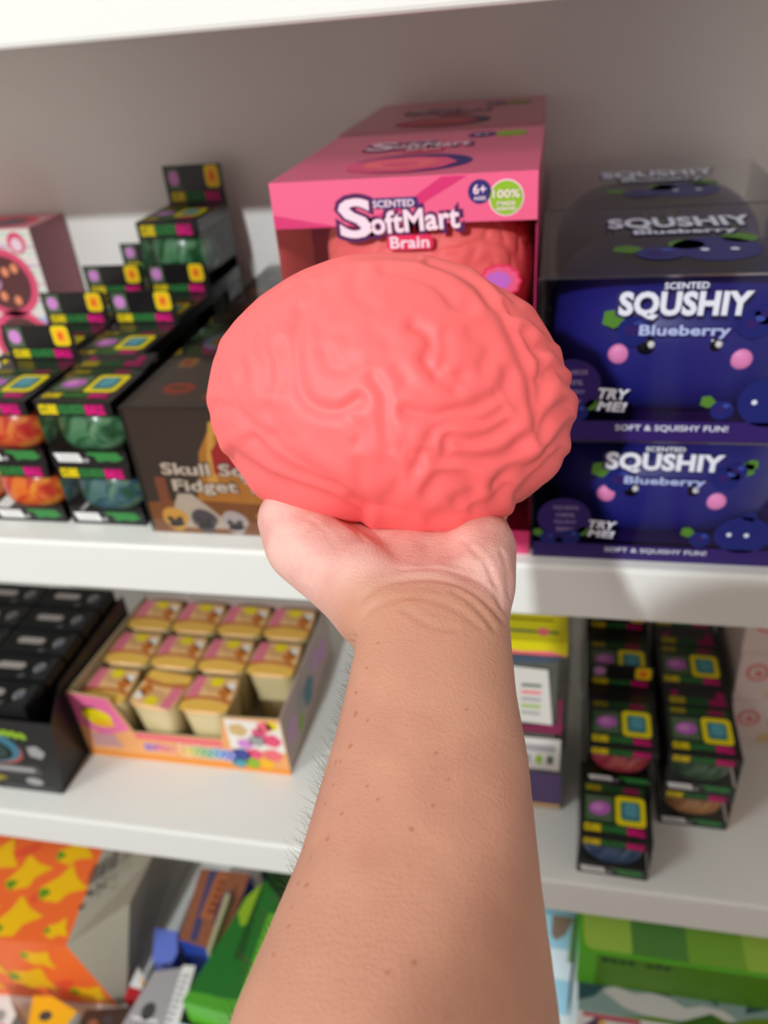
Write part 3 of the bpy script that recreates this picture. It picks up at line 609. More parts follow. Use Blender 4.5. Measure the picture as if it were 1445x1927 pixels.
    for dx in (-.0385, .0385):
        c_ = MB(); q_ = dx - .0055; yy = .094 - .0905 * (1 - abs(q_ / .09) ** 2.7) ** .37; c_.ball((.0925 + dx, yy + .0006, H * (.53 if dx < 0 else .505)), (.0074, .0032, .0072), CHEEK, 16, 10)
        ck = c_.build('cheek', bo); ck['label'] = 'round pink cheek'
    for dx in (-.020, .022):
        e_ = MB(); e_.ball((.0915 + dx, .094 - .0905 + .0042, H * .585), (.0075, .004, .0075), mat('eye_black', (14, 12, 20), .2), 16, 10); e_.ball((.0915 + dx + .002, .094 - .0905 + .0012, H * .60), (.0026, .0016, .0026), PAPERW, 12, 8); e_.build('eye', bo)
    return t
HB = .1035; HT = .1165
berry_box(-.0085, .513, MID, HB, 'clear box with navy berry toy, lower of the two front ones')
berry_box(-.0085, .513, MID + HB, HT, 'clear box with navy berry toy, upper of the two front ones')
berry_box(-.0060, .704, MID, HB, 'clear box with navy berry toy, lower one at the back wall')
berry_box(-.0060, .704, MID + HB, HT, 'clear box with navy berry toy, upper one at the back wall')

# ------------------------------------------------------------------ pattern box at the left
t = thing('gift_box', (-.742, .872, MID), 'tall white and pink patterned box with round windows by the back wall', 'box')
CREAM = mat('cream_print', (238, 232, 222), .4); SKYB = mat('sky_blue_print', (170, 206, 238), .4); HOT = mat('hot_pink_print', (232, 80, 120), .4); DUSK = mat('dusky_pink_card', (176, 104, 118), .4); MAROON = mat('maroon_window', (96, 52, 54), .25); MINT = mat('mint_print', (196, 224, 212), .4); LILAC = mat('lilac_print', (206, 150, 200), .4)
b = MB(); b.box(0, .126, 0, .078, 0, .186, CREAM, 'tr'); b.poly([(.126, 0, 0), (.126, .078, 0), (.126, .078, .186), (.126, 0, .186)], DUSK)
P = front()
for k in range(16): b.shape(P, [(.0, .066 + k * .0075), (.05, .069 + k * .0075), (.125, .066 + k * .0075), (.125, .068 + k * .0075), (.05, .0715 + k * .0075), (0, .068 + k * .0075)], [MINT, LILAC, PALE][k % 3], 1)
b.disc(P, .104, .170, .012, .013, HOT, 2); b.disc(P, .104, .168, .0075, .008, PALE, 3); b.rect(P, .0, .125, .04, .078, SKYB, 2); b.rect(P, .085, .120, .066, .074, LILAC, 3)
for k in range(6): b.rect(P, .006 + k * .02, .010 + k * .02, .044, .066, [PAPERW, LILAC][k % 2], 3)
b.build('carton', t)
b = MB(); b.box(0, .126, 0, .078, .186, .1872, mat('soft_pink_card', (226, 150, 160), .4)); T = top(0, 0, .1872); b.disc(T, .07, .036, .045, .030, CRIM); b.disc(T, .082, .034, .022, .018, mat('slate_print', (86, 92, 104), .4), 2); b.build('lid', t)
for zc, nm in ((.122, 0), (.0445, 1)):
    b = MB(); b.disc(P, .072, zc, .043, .043, HOT, 4, 40); b.disc(P, .072, zc, .034, .034, MAROON, 5, 36)
    for dx, dz in ((.004, .014), (.018, .018), (-.012, .006), (.01, -.022), (-.008, -.016)): b.disc(P, .072 + dx, zc + dz, .005, .006, mat('peach_print', (246, 150, 110), .4), 6, 16)
    b.disc(P, .058, zc + .002, .008, .010, LILAC, 6, 18); b.build('round_window', t)

# ------------------------------------------------------------------ skull toy boxes beside the cubes
WOOD = mat('brown_wood_print', (150, 92, 40), .35, vary=.25, vscale=40); DBR = mat('dark_brown_print', (60, 44, 38), .3, coat=.3, vary=.2, vscale=25); GLD = mat('gold_print', (206, 140, 48), .35, vary=.12, vscale=60); GLDL = mat('light_gold_print', (236, 186, 84), .35); REDP = mat('red_print', (186, 26, 36), .35); TAUP = mat('taupe_card', (112, 100, 90), .3, coat=.3, vary=.15, vscale=30); CREA2 = mat('beige_print', (214, 204, 188), .4)
def skull_box(x, y, z, H, label, full):
    W_, D_ = .154, .198
    t = thing('toy_box', (x, y, z), label, 'toy box', 'brown skull toy boxes')
    b = MB(); b.box(0, W_, 0, D_, 0, H - .001, DBR, 't'); P = front(); p = MB()
    b.build('carton', t)
    p.shape(P, [(.048, 0), (W_, 0), (W_, .118), (.095, .118), (.070, .100), (.058, .080), (.054, .060), (.048, .040)], GLD, 1)
    p.shape(P, [(.0, 0), (W_, 0), (W_, .030), (.085, .032), (.04, .034), (0, .03)], WOOD, 2); p.shape(P, [(.060, .050), (.066, .085), (.072, .108), (.085, .113), (.074, .095), (.069, .050)], GLDL, 2)
    p.shape(P, [(.068, .060), (.096, .060), (.096, .082), (.086, .092), (.078, .092), (.069, .082)], REDP, 3); p.rect(P, .098, .106, .052, .082, GLDL, 3); p.rect(P, .112, .119, .052, .078, GLDL, 3)
    p.shape(P, [(.030, .040), (.043, .040), (.078, .005), (.014, .005)], CREA2, 3); p.rect(P, .012, .022, .026, .056, mat('rust_print', (150, 86, 52), .4), 3)
    for s_, xx, zz, ww in (('Skull Squishy', .083, .063, .124), ('Fidget Toy', .080, .047, .104)):
        p.text(P, s_, xx, zz, ww * 1.03, .0175, DBR, 5, .07); p.text(P, s_, xx, zz, ww, .0150, mat('ivory_print', (232, 220, 206), .4), 7, .03)
    for i, (xx, cm) in enumerate(((.022, GLDL), (.049, mat('slate_skull_print', (92, 86, 100), .4)), (.077, mat('pale_skull_print', (206, 200, 204), .4)))):
        zz = .0135 - i * .0008; p.disc(P, xx, zz + .002, .0120, .0100, cm, 4, 26, -.1, .05, 3); p.disc(P, xx + .001, zz - .006, .0075, .006, cm, 4, 18)
        for dx in (-.0045, .0045): p.disc(P, xx + dx, zz + .0005, .0028, .0026, DBR, 6, 14)
        p.disc(P, xx, zz - .0035, .0012, .0016, DBR, 6, 8)
    p.rect(P, .098, .135, .018, .022, GLDL, 4); p.build('front_print', t)
    T = top(0, 0, H); q = MB(); q.box(0, W_, 0, D_, H - .001, H, DBR); q.rect(T, .004, W_ - .004, .006, D_ - .006, TAUP)
    q.disc(T, .0325, .040, .0145, .0115, ORG, 3, 28); q.rrect(T, .025, .040, .037, .043, .002, mat('rust_print'), 4); q.rrect(T, .010, .026, .086, .106, .004, GOLD, 2); q.rrect(T, .013, .022, .090, .101, .003, ORG, 3)
    q.disc(T, .030, .150, .018, .022, SKYB, 2, 26); q.disc(T, .031, .149, .010, .013, GLDL, 3, 20); q.disc(T, .066, .130, .016, .02, mat('rust_print'), 2); q.rect(T, .060, .145, .020, .11, GLD, 2); q.build('top_panel', t)
    w_ = MB(); e = .0022; w_.box(-e, W_ + e, -e, D_ + e, -.0, H + e, DFILM, 'b'); w_.build('clear_sleeve', t)
skull_box(-.3372, .525, MID, .1185, 'brown printed skull toy box beside the green cube boxes, front one', True)
skull_box(-.3392, .732, MID, .1185, 'brown printed skull toy box behind the front one, near the back wall', False)

# ------------------------------------------------------------------ carton of cups
CARD = mat('orange_pink_card', (240, 168, 104), .4, vary=.12, vscale=30); CARDI = mat('grey_card_inside', (196, 184, 150), .6); CARDS = mat('mauve_side_card', (190, 168, 160), .45, vary=.18, vscale=35); KRAFT = mat('kraft_edge', (214, 180, 120), .5)
cx0, cy0, cwid, cdep = -.5680, .5970, .2735, .2155
t = thing('display_carton', (cx0, cy0, LOW), 'pink and orange open display carton of beige cups on the lower shelf', 'carton')
TH = .0018
b = MB(); P = front()
prof = [(0, 0), (cwid, 0), (cwid, .0980), (.2010, .0940), (.1920, .0540), (.0740, .0505), (.0555, .1065), (0, .1135)]
b.prism([P.p(*q) for q in prof], (0, TH, 0), CARD, CARDI)
b.shape(P, [(.0, .058), (.0, .112), (.053, .106), (.070, .054), (.03, .040)], mat('rose_pink_print', (236, 112, 160), .4), 1); b.disc(P, .030, .074, .020, .013, YEL, 2, 30, -.2); b.disc(P, .024, .080, .013, .011, HOT, 1); b.disc(P, .0355, .062, .016, .006, GOLD, 3, 24)
for k in range(4): b.rect(P, .012, .052 - k * .002, .020 + k * .0062, .0235 + k * .0062, mat('lavender_line_print', (186, 150, 180), .4), 2)
b.rect(P, 0, cwid, 0, .010, mat('amber_orange_print', (240, 150, 50), .4), 1); b.rect(P, .0745, .191, .040, .0505, SALM, 1)
for i, cl in enumerate([(120, 80, 180), (170, 80, 170), (226, 80, 110), (236, 100, 90), (240, 130, 60), (244, 180, 50), (236, 210, 50), (190, 206, 60), (130, 196, 80), (80, 186, 120), (70, 180, 180), (64, 160, 220), (56, 130, 220), (60, 110, 200)]):
    xx = .0865 + i * .0086 + (.004 if i > 4 else 0); hh = .013 if i < 5 else .019; zz = .0265 + .0008 * (i % 3 - 1); b.disc(P, xx, zz, .0050, hh * .62, PALE, 2, 16); b.disc(P, xx, zz, .0041, hh * .5, mat('rainbow_print_%d' % i, cl, .4), 4, 16); b.disc(P, xx, zz + .001 * (i % 2), .0014, hh * .2, PALE, 5, 10)
b.rect(P, .202, .2725, .040, .092, CREAM, 1)
for xx, zz, r_, m_ in ((.217, .074, .012, KRAFT), (.238, .058, .011, GREYP), (.252, .083, .010, SALM), (.222, .050, .010, PURPL), (.243, .072, .009, ROSE), (.258, .060, .012, HOT), (.214, .030, .012, BERRYL), (.232, .034, .010, HOT), (.226, .016, .010, LGREEN), (.245, .018, .010, GOLD), (.255, .034, .012, SALM), (.262, .086, .008, YEL), (.208, .014, .010, TEAL)): b.disc(P, xx, zz, r_, r_ * .9, m_, 2, 18, 0, .08, 5)
b.build('front_panel', t)
b = MB()
for xx, mm in ((0, CARDS), (cwid - TH, CARDS)):
    q = [(xx, TH, 0), (xx, cdep, 0), (xx, cdep, .0935), (xx, TH, .1125 if xx == 0 else .098)]; b.prism(q if xx else q, (TH, 0, 0), CARDI if xx else CARDS, CARDS if xx else CARDI)
S = rside(cwid, 0, 0)
for yy, zz, r_, m_ in ((.03, .05, .018, LILAC), (.07, .06, .016, GREYP), (.10, .045, .02, TEALD), (.14, .06, .016, LILAC), (.06, .03, .012, LGREEN), (.17, .05, .016, PURPL)): b.disc(S, yy, zz, r_, r_, m_, 1, 20, 0, .1, 5)
b.box(TH, cwid - TH, cdep - TH, cdep, 0, .0935, CARDS); b.box(TH, cwid - TH, TH, cdep - TH, 0, TH, CARDI); b.build('tray', t)
CUPM = mat('beige_plastic', (226, 206, 156), .32, .5, coat=.2); LIDM = mat('orange_brown_print', (222, 140, 62), .3, coat=.3); LIDP = mat('peach_lid_print', (238, 190, 130), .3, coat=.3); LPK = mat('lid_pink_print', (226, 120, 140), .3, coat=.3); BRO = mat('caramel_print', (196, 112, 40), .35)
def sq(h, z, n=32):
    return [(math.copysign(abs(math.cos(q)) ** .5, math.cos(q)) * h, math.copysign(abs(math.sin(q)) ** .5, math.sin(q)) * h, z) for q in [2 * math.pi * (i + .5) / n for i in range(n)]]
def cup(loc, rz, label):
    t = thing('toy_cup', loc, label, 'cup', 'beige toy cups in the carton', rz)
    b = MB(); b.loft([sq(.0225, 0), sq(.0235, .002), sq(.0275, .055), sq(.0305, .086), sq(.0312, .090)], CUPM); b.build('cup_body', t)
    l = MB(); l.loft([sq(.0318, .0895), sq(.0318, .0925)], LIDP); T = top(-.032, -.032, .0925)
    l.shape(T, [(.002, .024), (.020, .024), (.020, .060), (.004, .060)], LPK, 1); l.shape(T, [(.018, .024), (.062, .024), (.060, .060), (.018, .060)], LIDP, 2); l.disc(T, .033, .046, .0145, .012, mat('tan_print', (214, 164, 110), .35), 3); l.disc(T, .034, .052, .0085, .0075, YEL, 4, 24, 0, .06, 9); l.disc(T, .050, .036, .008, .010, BRO, 4, 16, .3, .2, 4); l.disc(T, .054, .046, .006, .007, CREAM, 4, 14)
    l.shape(T, [(.001, .016), (.016, .021), (.033, .023), (.050, .021), (.063, .016), (.063, .022), (.050, .0265), (.033, .028), (.016, .0265), (.001, .022)], BRO, 4); l.shape(T, [(.002, .003), (.062, .003), (.063, .016), (.033, .022), (.001, .016)], GLDL, 3); l.build('lid', t)
    return t
rowy = [.034, .103, .172]; RN = ['front row', 'middle row', 'back row']; CN = ['at the left end', 'second from left', 'third from left', 'at the right end']
for r in range(3):
    for c in range(4):
        if r == 0 and c == 3: continue
        x = .0362 + c * .0662; y = rowy[r]; rz = 0
        if r == 0 and c == 1: rz = math.pi - .12
        cup((cx0 + x + (.004 if (r == 0 and c) else 0), cy0 + y, LOW + TH), rz, 'beige toy cup with printed lid, %s, %s of the carton' % (CN[c] + (' turned around' if rz else ''), RN[r]))

# ------------------------------------------------------------------ black display tray with small black boxes
INK = mat('black_gloss_card', (11, 14, 17), .42, .28); PILL = mat('silver_grey_print', (158, 150, 146), .35); INK2 = mat('charcoal_card', (36, 36, 38), .4, .3)
tx0, ty0 = -.7700, .5330
t = thing('display_tray', (tx0, ty0, LOW), 'black display tray full of small black boxes at the left of the lower shelf', 'tray')
TW = .1985; TD = .232
b = MB(); b.prism([(0, 0, 0), (TW, 0, 0), (TW + .026, 0, .128), (0, 0, .128)], (0, .002, 0), INK2, INK); P = front()
b.disc(P, .118, .078, .050, .030, mat('rust_rainbow_print', (170, 80, 70), .35), 1, 40, -.15); b.disc(P, .116, .082, .050, .030, TEALD, 2, 40, -.15); b.disc(P, .113, .0765, .041, .022, INK, 3, 36, -.15); b.disc(P, .120, .076, .028, .018, mat('dark_teal_glass', (40, 66, 62), .3), 4, 36, -.15)
b.disc(P, .100, .112, .022, .008, mat('slate_blue_print', (84, 112, 150), .4), 2, 24); [b.disc(P, .128 + .010 * k, .109 - .0012 * k, .0052, .0070 - .0006 * (k % 2), LGREEN, 3, 12, .5) for k in range(6)]; b.rrect(P, .09, .182, .032, .050, .004, DGREY, 2); b.rrect(P, .098, .174, .037, .045, .003, GREYP, 3)
b.disc(P, .187, .076, .011, .011, GREYP, 3, 20, 0, .1, 5); b.shape(P, [(.07, .004), (.11, .012), (.13, .022), (.108, .030), (.07, .026)], YELD, 2); b.disc(P, .166, .020, .012, .007, GREYP, 3, 18); b.rect(P, .12, .192, .004, .010, DGREY, 2)
b.build('front_panel', t)
b = MB(); b.prism([(TW, .002, 0), (TW, .062, 0), (TW, .062, .128), (TW + .026, .002, .128)], (-.0018, 0, 0), INK2, INK); b.prism([(TW, .062, 0), (TW, TD, 0), (TW, TD, .128), (TW, .062, .128)], (-.0018, 0, 0), INK2, INK); S = Plane((TW + .0012, 0, 0), (0, 1, 0), (0, 0, 1))
for k, (yy, zz, w1) in enumerate(((.07, .085, .03), (.066, .065, .05), (.07, .045, .04), (.066, .025, .05))): b.shape(S, [(yy, zz), (yy + w1, zz + .004), (yy + w1, zz + .010), (yy, zz + .006)], [GREYP, OLIVE, GREYP, PURP][k], 1)
b.box(0, TW, TD - .002, TD, 0, .12, INK); b.box(0, .002, .002, TD, 0, .128, INK); b.box(.002, TW, .002, TD - .002, 0, .002, INK); b.build('tray', t)
def small_box(loc, label):
    t = thing('small_box', loc, label, 'box', 'small black boxes in the tray')
    b = MB(); w2, d2, h2 = .0955, .0415, .1430
    b.box(0, w2, 0, d2, 0, h2, INK, ''); T = top(0, 0, h2); b.rrect(T, .018, .056, .016, .027, .0052, PILL); b.disc(T, .078, .020, .0080, .0085, PILL, 1, 20); b.disc(T, .078, .020, .0062, .0066, mat('steel_print', (98, 100, 108), .3), 2, 20); b.shape(T, [(.072, .003), (.093, .003), (.093, .038), (.086, .038)], INK2, 1); b.disc(T, .060, .006, .005, .004, DGREY, 1, 12)
    b.build('carton', t, bevel=.002); return t
for c in range(2):
    for r in range(5):
        small_box((tx0 + .004 + c * .0975 + (-.004 if c else -.003), ty0 + .0045 + r * .0445, LOW + .002), 'small black box in the black tray, %s column, %s from the front' % (('left', 'right')[c], ['first', 'second', 'third', 'fourth', 'fifth'][r]))

# ------------------------------------------------------------------ clear packs stacked beside the arm
SUN = mat('sun_yellow_card', (226, 214, 20), .35, coat=.2); GREY3 = mat('pale_label', (214, 210, 204), .4); VIO = mat('violet_card', (92, 72, 120), .4); WINE = mat('wine_card', (126, 36, 76), .4)
def pack(z, H, label, kind):
    W_, D_ = .098, .125
    t = thing('toy_pack', (-.0665, .590, z), label, 'toy pack', 'clear packs stacked beside the arm')
    f = MB(); f.box(0, W_, 0, D_, 0, H, clear('grey_film', (224, 226, 222), .12)); f.build('clear_case', t); P = front(); b = MB()
    b.box(.003, W_ - .012, .004, D_ - .01, .003, H - .004, mat('grey_tray_insert', (150, 148, 140), .5)); b.build('insert', t)
    p = MB()
    if kind == 'yellow':
        T = top(0, 0, H); p.box(0, W_ - .004, -.0008, .070, H, H + .001, SUN); T = top(0, 0, H + .001); p.box(0, W_ - .004, -.0009, .0004, H - .016, H, SUN); P2 = front(0, -.0009, 0)
        p.rect(T, .03, .085, .012, .016, OLIVE); p.rect(T, .025, .08, .030, .034, YELD); p.disc(T, .070, .014, .006, .006, SALM, 2, 16); p.rect(T, .03, .064, .044, .048, YELD)
        p.shape(P2, [(0, H - .016), (W_ - .004, H - .016), (W_ - .02, H - .010), (.05, H - .012), (.02, H - .009), (0, H - .011)], SALM); p.shape(P, [(.0, H - .022), (.094, H - .016), (.08, H - .026), (.04, H - .030), (0, H - .028)], mat('slate_card', (70, 84, 104), .4), 1)
        p.shape(P, [(.0, .020), (.083, .016), (.076, H - .036), (.0, H - .032)], GREY3, 2); p.shape(P, [(.0, .004), (.093, .002), (.094, .018), (.05, .012), (0, .010)], WINE, 1); p.rect(P, .088, .092, .018, .055, WINE, 1)
        for k in range(5): p.rect(P, .050, .070, .030 + k * .010, .034 + k * .010, [GREYP, LGREEN, GREYP, SALM, OLIVE][k], 3)
    else:
        p.shape(P, [(.0, .067), (.093, .066), (.093, H - .006), (.0, H - .006)], GREY3, 1); p.shape(P, [(0, .008), (.097, .010), (.096, .060), (0, .064)], VIO, 1); p.rect(P, 0, .096, .002, .008, LIDP, 1)
        p.rrect(P, .052, .088, .095, .106, .003, GREYP, 2)
        for k in range(3): p.rect(P, .055 + .012 * k, .062 + .012 * k, .076, .090, [GREYP, LGREEN, OLIVE][k], 2)
    p.build('label', t)
pack(LOW, .1225, 'clear pack with white label and violet base beside the arm', 'violet')
pack(LOW + .1225, .1310, 'clear pack with bright yellow lid on top of the violet one', 'yellow')

# ------------------------------------------------------------------ pale boxes at the right edge
BLUSH = mat('blush_card', (222, 204, 198), .4); CORAL = mat('coral_ring_print', (220, 120, 120), .4)
PH = .0735
for c in range(2):
    for k in range(3):
        t = thing('gift_box', (.2260 - k * .002 + c * .121, .713, LOW + k * PH), 'pale pink box with round motifs, %s of the %s stack, lower shelf' % (('bottom', 'middle', 'top')[k], ('left', 'right')[c]), 'box', 'pale pink boxes')
        b = MB(); b.box(0, .119, 0, .12, 0, PH - .0004, BLUSH); P = front(); b.disc(P, .021, .045, .0125, .0135, CORAL, 1, 26); b.disc(P, .021, .045, .0085, .0095, BLUSH, 2, 24); b.disc(P, .022, .044, .0045, .005, CORAL, 3, 18)
        b.rrect(P, .044, .070, .032, .060, .004, GREYP, 1); b.rrect(P, .0455, .0685, .0335, .0585, .004, BLUSH, 2); b.disc(P, .057, .046, .010, .010, HOT, 3, 24, 0, .3, 5); b.shape(P, [(.035, .006), (.11, .006), (.11, .024), (.06, .028), (.036, .018)], mat('butter_print', (214, 190, 130), .4), 1); b.disc(P, .095, .046, .0125, .0125, CORAL, 1, 24)
        b.build('carton', t, bevel=.0015)

# ------------------------------------------------------------------ orange bag with grey side
OBAG = mat('orange_paper', (252, 112, 48), .4, vary=.06, vscale=12); GBAG = mat('grey_paper', (170, 164, 148), .55, vary=.05, vscale=14); FYEL = mat('mango_yellow_print', (250, 196, 10), .4); FGRN = mat('leaf_print', (96, 150, 30), .4); FRED = mat('coral_orange_print', (238, 84, 48), .4)
E_ = lambda p: Vector((p[0], p[1], p[2] + EYE))
A, C_, EE, G_, Rr, Hh, K_ = [E_(p) for p in ((-.661,.508,-1.113), (-.623,.508,-1.2795), (-.614,.513,-1.2795), (-.574,.560,-1.071), (-.689,.661,-1.123), (-.603,.667,-1.127), (-.594,.704,-1.197))]
A0 = A - (C_ - E_((-.945,.488,-1.2795))) * .76; C0 = E_((-.945,.488,-1.2795)); T0 = A0 + (Rr - A)
Rb = E_((-.7, .80, -1.14)); Tb = E_((-.97, .80, -1.14)); Kb = E_((-.600,.82,-1.2795)); Hb = E_((-.615,.80,-1.14)); Lb = E_((-.95,.82,-1.2795)); EB = E_((-.610, .704, -1.2795))
t = thing('gift_bag', (0, 0, 0), 'orange bag printed with yellow and green shapes lying with its grey side showing', 'bag')
b = MB()
b.poly([A0, A, Rr, T0], OBAG); b.poly([T0, Rr, Rb, Tb], OBAG); b.poly([C0, C_, A, A0], OBAG); b.poly([A0, T0, Tb, Lb, C0], OBAG); b.poly([C0, Lb, Kb, EB, EE, C_], GBAG); b.poly([Tb, Rb, Hb, Kb, Lb], GBAG)
P1 = Plane(A0, A - A0, T0 - A0); P1.v = (P1.n.cross(P1.u)).normalized(); P2 = Plane(C0, C_ - C0, A0 - C0); P2.v = (P2.n.cross(P2.u)).normalized()
def mango(P, x, y, s_, rot):
    pts = [(-.032, -.010), (-.004, -.030), (.014, -.020), (.044, -.026), (.030, .004), (.026, .036), (.004, .020), (-.030, .012)]; c_, sn = math.cos(rot), math.sin(rot)
    f_ = lambda a, d: (x + (a * c_ - d * sn) * s_, y + (a * sn + d * c_) * s_)
    b.shape(P, [f_(*q) for q in pts], FYEL, 2); b.shape(P, [f_(*q) for q in [(-.030, -.012), (-.012, -.006), (-.018, .006), (-.030, .010)]], FGRN, 3)
for x, y, s_, r_ in ((.186, .090, .95, .55), (.178, .152, .80, .35), (.140, .030, .95, .75), (.118, .105, .9, .9), (.216, .022, .5, .2), (.06, .05, 1, .5), (.05, .13, 1, .3)): mango(P1, x, y, s_, r_)
for x, y, s_, r_ in ((.222, .125, .75, -.3), (.190, .062, 1.05, -.1), (.278, .032, .85, -.2), (.12, .10, 1, -.2), (.09, .040, 1, .2), (.04, .08, 1, .1)): mango(P2, x, y, s_, r_)
for P, x, y in ((P1, .17, .075), (P1, .10, .15), (P2, .135, .085), (P2, .245, .052)): b.disc(P, x, y, .022, .010, FRED, 1, 18, .5)
b.build('printed_front', t)
b = MB(); b.poly([A, C_, EE, G_], GBAG); b.poly([A, G_, Hh, Rr], GBAG); b.poly([Rr, Hh, Hb, Rb], GBAG); b.poly([G_, EE, EB, K_, Hh], GBAG); b.poly([K_, EB, Kb, Hb, Hh], GBAG)
Pg = Plane(A, G_ - A, Rr - A); Pg.v = (Pg.n.cross(Pg.u)).normalized()
for k in range(9): b.rect(Pg, .030 + .0062 * k, .030 + .0062 * k + (.0035 if k % 3 else .0022), .090, .126, DGREY, 14, .0)
for k in range(4): b.disc(Pg, .030 + .010 * k, .075 - .008 * (k % 2), .004, .005, DGREY, 12, 14)
b.disc(Pg, .020, .055, .004, .005, DGREY, 10, 12)
o = b.build('grey_gusset', t); o['label'] = 'grey side gusset with barcode'

# ------------------------------------------------------------------ flat boxes on the lowest shelf, left of the arm
def flat(name, label, cat, pts, z, z0, m_, ms, decor=None, group=None):
    c = Vector((sum(p[0] for p in pts) / len(pts), sum(p[1] for p in pts) / len(pts), z0))
    t = thing(name, c, label, cat, group); b = MB()
    if (pts[1][0] - pts[0][0]) * (pts[2][1] - pts[1][1]) - (pts[1][1] - pts[0][1]) * (pts[2][0] - pts[1][0]) < 0: pts = pts[::-1]
    b.prism([(p[0] - c.x, p[1] - c.y, z - z0) for p in pts], (0, 0, -(z - z0)), m_, ms); T = top(-c.x, -c.y, z - z0)
    if decor: decor(b, T)
    b.build('carton', t, bevel=.0012); return t
BLUEC = mat('royal_blue_card', (46, 78, 178), .35); RUST = mat('rust_brown_card', (150, 92, 66), .4, vary=.2, vscale=50); SAGE = mat('sage_card', (176, 174, 140), .4); DGR = mat('forest_green_card', (34, 110, 40), .38); VGR = mat('bright_green_card', (96, 186, 40), .38); NGR = mat('deep_green_card', (28, 78, 30), .45); PERI = mat('periwinkle_card', (112, 130, 222), .4); PERI2 = mat('dull_periwinkle_card', (92, 104, 170), .4); ICE = mat('ice_blue_sheet', (216, 232, 240), .4); TRAN = mat('grey_blister', (168, 164, 168), .3, coat=.4)
def d1(b, T):
    b.shape(T, [(-.502, .566), (-.513, .680), (-.500, .680), (-.490, .564)], mat('dusk_blue_print', (70, 70, 110), .4)); b.shape(T, [(-.500, .60), (-.500, .675), (-.480, .676), (-.478, .60)], mat('copper_print', (176, 104, 66), .4), 2)
    for k in range(5): b.rect(T, -.492, -.480, .61 + k * .012, .616 + k * .012, mat('ember_print', (120, 60, 40), .4), 3)
    b.disc(T, -.468, .62, .012, .03, mat('aubergine_print', (110, 64, 84), .4), 2)
flat('activity_box', 'flat brown pictured box with royal blue edge under the green box', 'box', [(-.518, .564), (-.449, .554), (-.444, .682), (-.530, .680)], BOT + .12, BOT, RUST, BLUEC, d1)
flat('paint_stick', 'rounded sage coloured stick pack between the brown box and green box', 'pack', [(-.462, .544), (-.4555, .5425), (-.457, .628), (-.460, .636), (-.465, .632)], BOT + .140, BOT, SAGE, SAGE)
def d2(b, T):
    b.shape(T, [(-.377, .449), (-.374, .590), (-.343, .594)], VGR); b.shape(T, [(-.416, .608), (-.395, .641), (-.392, .575), (-.409, .566), (-.420, .585)], LIME); b.shape(T, [(-.453, .456), (-.420, .453), (-.3775, .449), (-.3765, .470), (-.395, .468), (-.42, .470), (-.4495, .470)], mat('grass_print', (78, 160, 44), .4), 1); b.disc(T, -.406, .490, .030, .022, DGR, 2, 26)
    b.shape(T, [(-.404, .52), (-.398, .64), (-.395, .641), (-.390, .52)], NGR, 2)
flat('green_box', 'bright green leaf printed box with pointed end lying left of the forearm', 'box', [(-.453, .456), (-.377, .449), (-.343, .594), (-.395, .641), (-.416, .608)], BOT + .18, BOT, DGR, VGR, d2)
flat('green_box', 'deep green flat box behind the bright green one', 'box', [(-.425, .700), (-.300, .691), (-.300, .645), (-.392, .648)], BOT + .11, BOT, NGR, NGR)
flat('black_box', 'flat black box beside the deep green one at the back', 'box', [(-.440, .86), (-.330, .86), (-.330, .704), (-.440, .704)], BOT + .09, BOT, BLACK, INK2)
flat('blue_box', 'small periwinkle blue box behind the grey blister pack', 'box', [(-.578, .590), (-.559, .540), (-.528, .540), (-.526, .560), (-.540, .590)], BOT + .09, BOT, PERI, PERI2)
flat('blister_pack', 'grey see-through pack with a white ruled edge at the lower left', 'pack', [(-.556, .436), (-.4735, .447), (-.482, .535), (-.541, .518)], BOT + .11, BOT, TRAN, GREYP, lambda b, T: (b.shape(T, [(-.494, .444), (-.4735, .447), (-.482, .535), (-.501, .533)], PAPERW), [b.shape(T, [(-.4935 - .00007 * k * 8, .449 + k * .0085), (-.486, .450 + k * .0085), (-.486, .4525 + k * .0085), (-.4935, .4515 + k * .0085)], NAVY, 2) for k in range(9)], b.disc(T, -.525, .465, .010, .012, DGREY, 2), b.rect(T, -.545, -.505, .452, .456, PAPERW, 2)))
flat('card_pack', 'ice blue printed pack in front of the green box', 'pack', [(-.472, .4495), (-.393, .4455), (-.397, .42), (-.466, .412)], BOT + .13, BOT, ICE, ICE, lambda b, T: [b.disc(T, -.455 + .018 * k, .432 + .004 * (k % 2), .006, .010, SKYB, 1, 12) for k in range(3)])
flat('yellow_box', 'small golden yellow box with a hole in front of the orange bag', 'box', [(-.735, .478), (-.705, .482), (-.655, .468), (-.666, .431), (-.713, .423)], BOT + .06, BOT, GOLD, CREAM, lambda b, T: b.disc(T, -.700, .455, .010, .007, DGREY, 1))
flat('white_box', 'small white patterned box at the bottom left corner', 'box', [(-.80, .457), (-.765, .467), (-.740, .446), (-.74, .423), (-.80, .416)], BOT + .07, BOT, PAPERW, GREYP, lambda b, T: (b.disc(T, -.765, .440, .010, .009, GREYP, 1), b.disc(T, -.752, .428, .004, .004, CRIM, 2), b.disc(T, -.762, .424, .006, .004, BERRYL, 2), b.disc(T, -.785, .43, .006, .008, PURPL, 1)))
flat('red_box', 'small red and white box tucked beside the grey side of the bag', 'box', [(-.598, .501), (-.577, .505), (-.5765, .530), (-.597, .548)], BOT + .05, BOT, PAPERW, REDP, lambda b, T: (b.shape(T, [(-.598, .501), (-.577, .505), (-.577, .516), (-.598, .518)], REDP), b.shape(T, [(-.590, .538), (-.5765, .527), (-.5768, .52), (-.584, .53)], GOLD)))
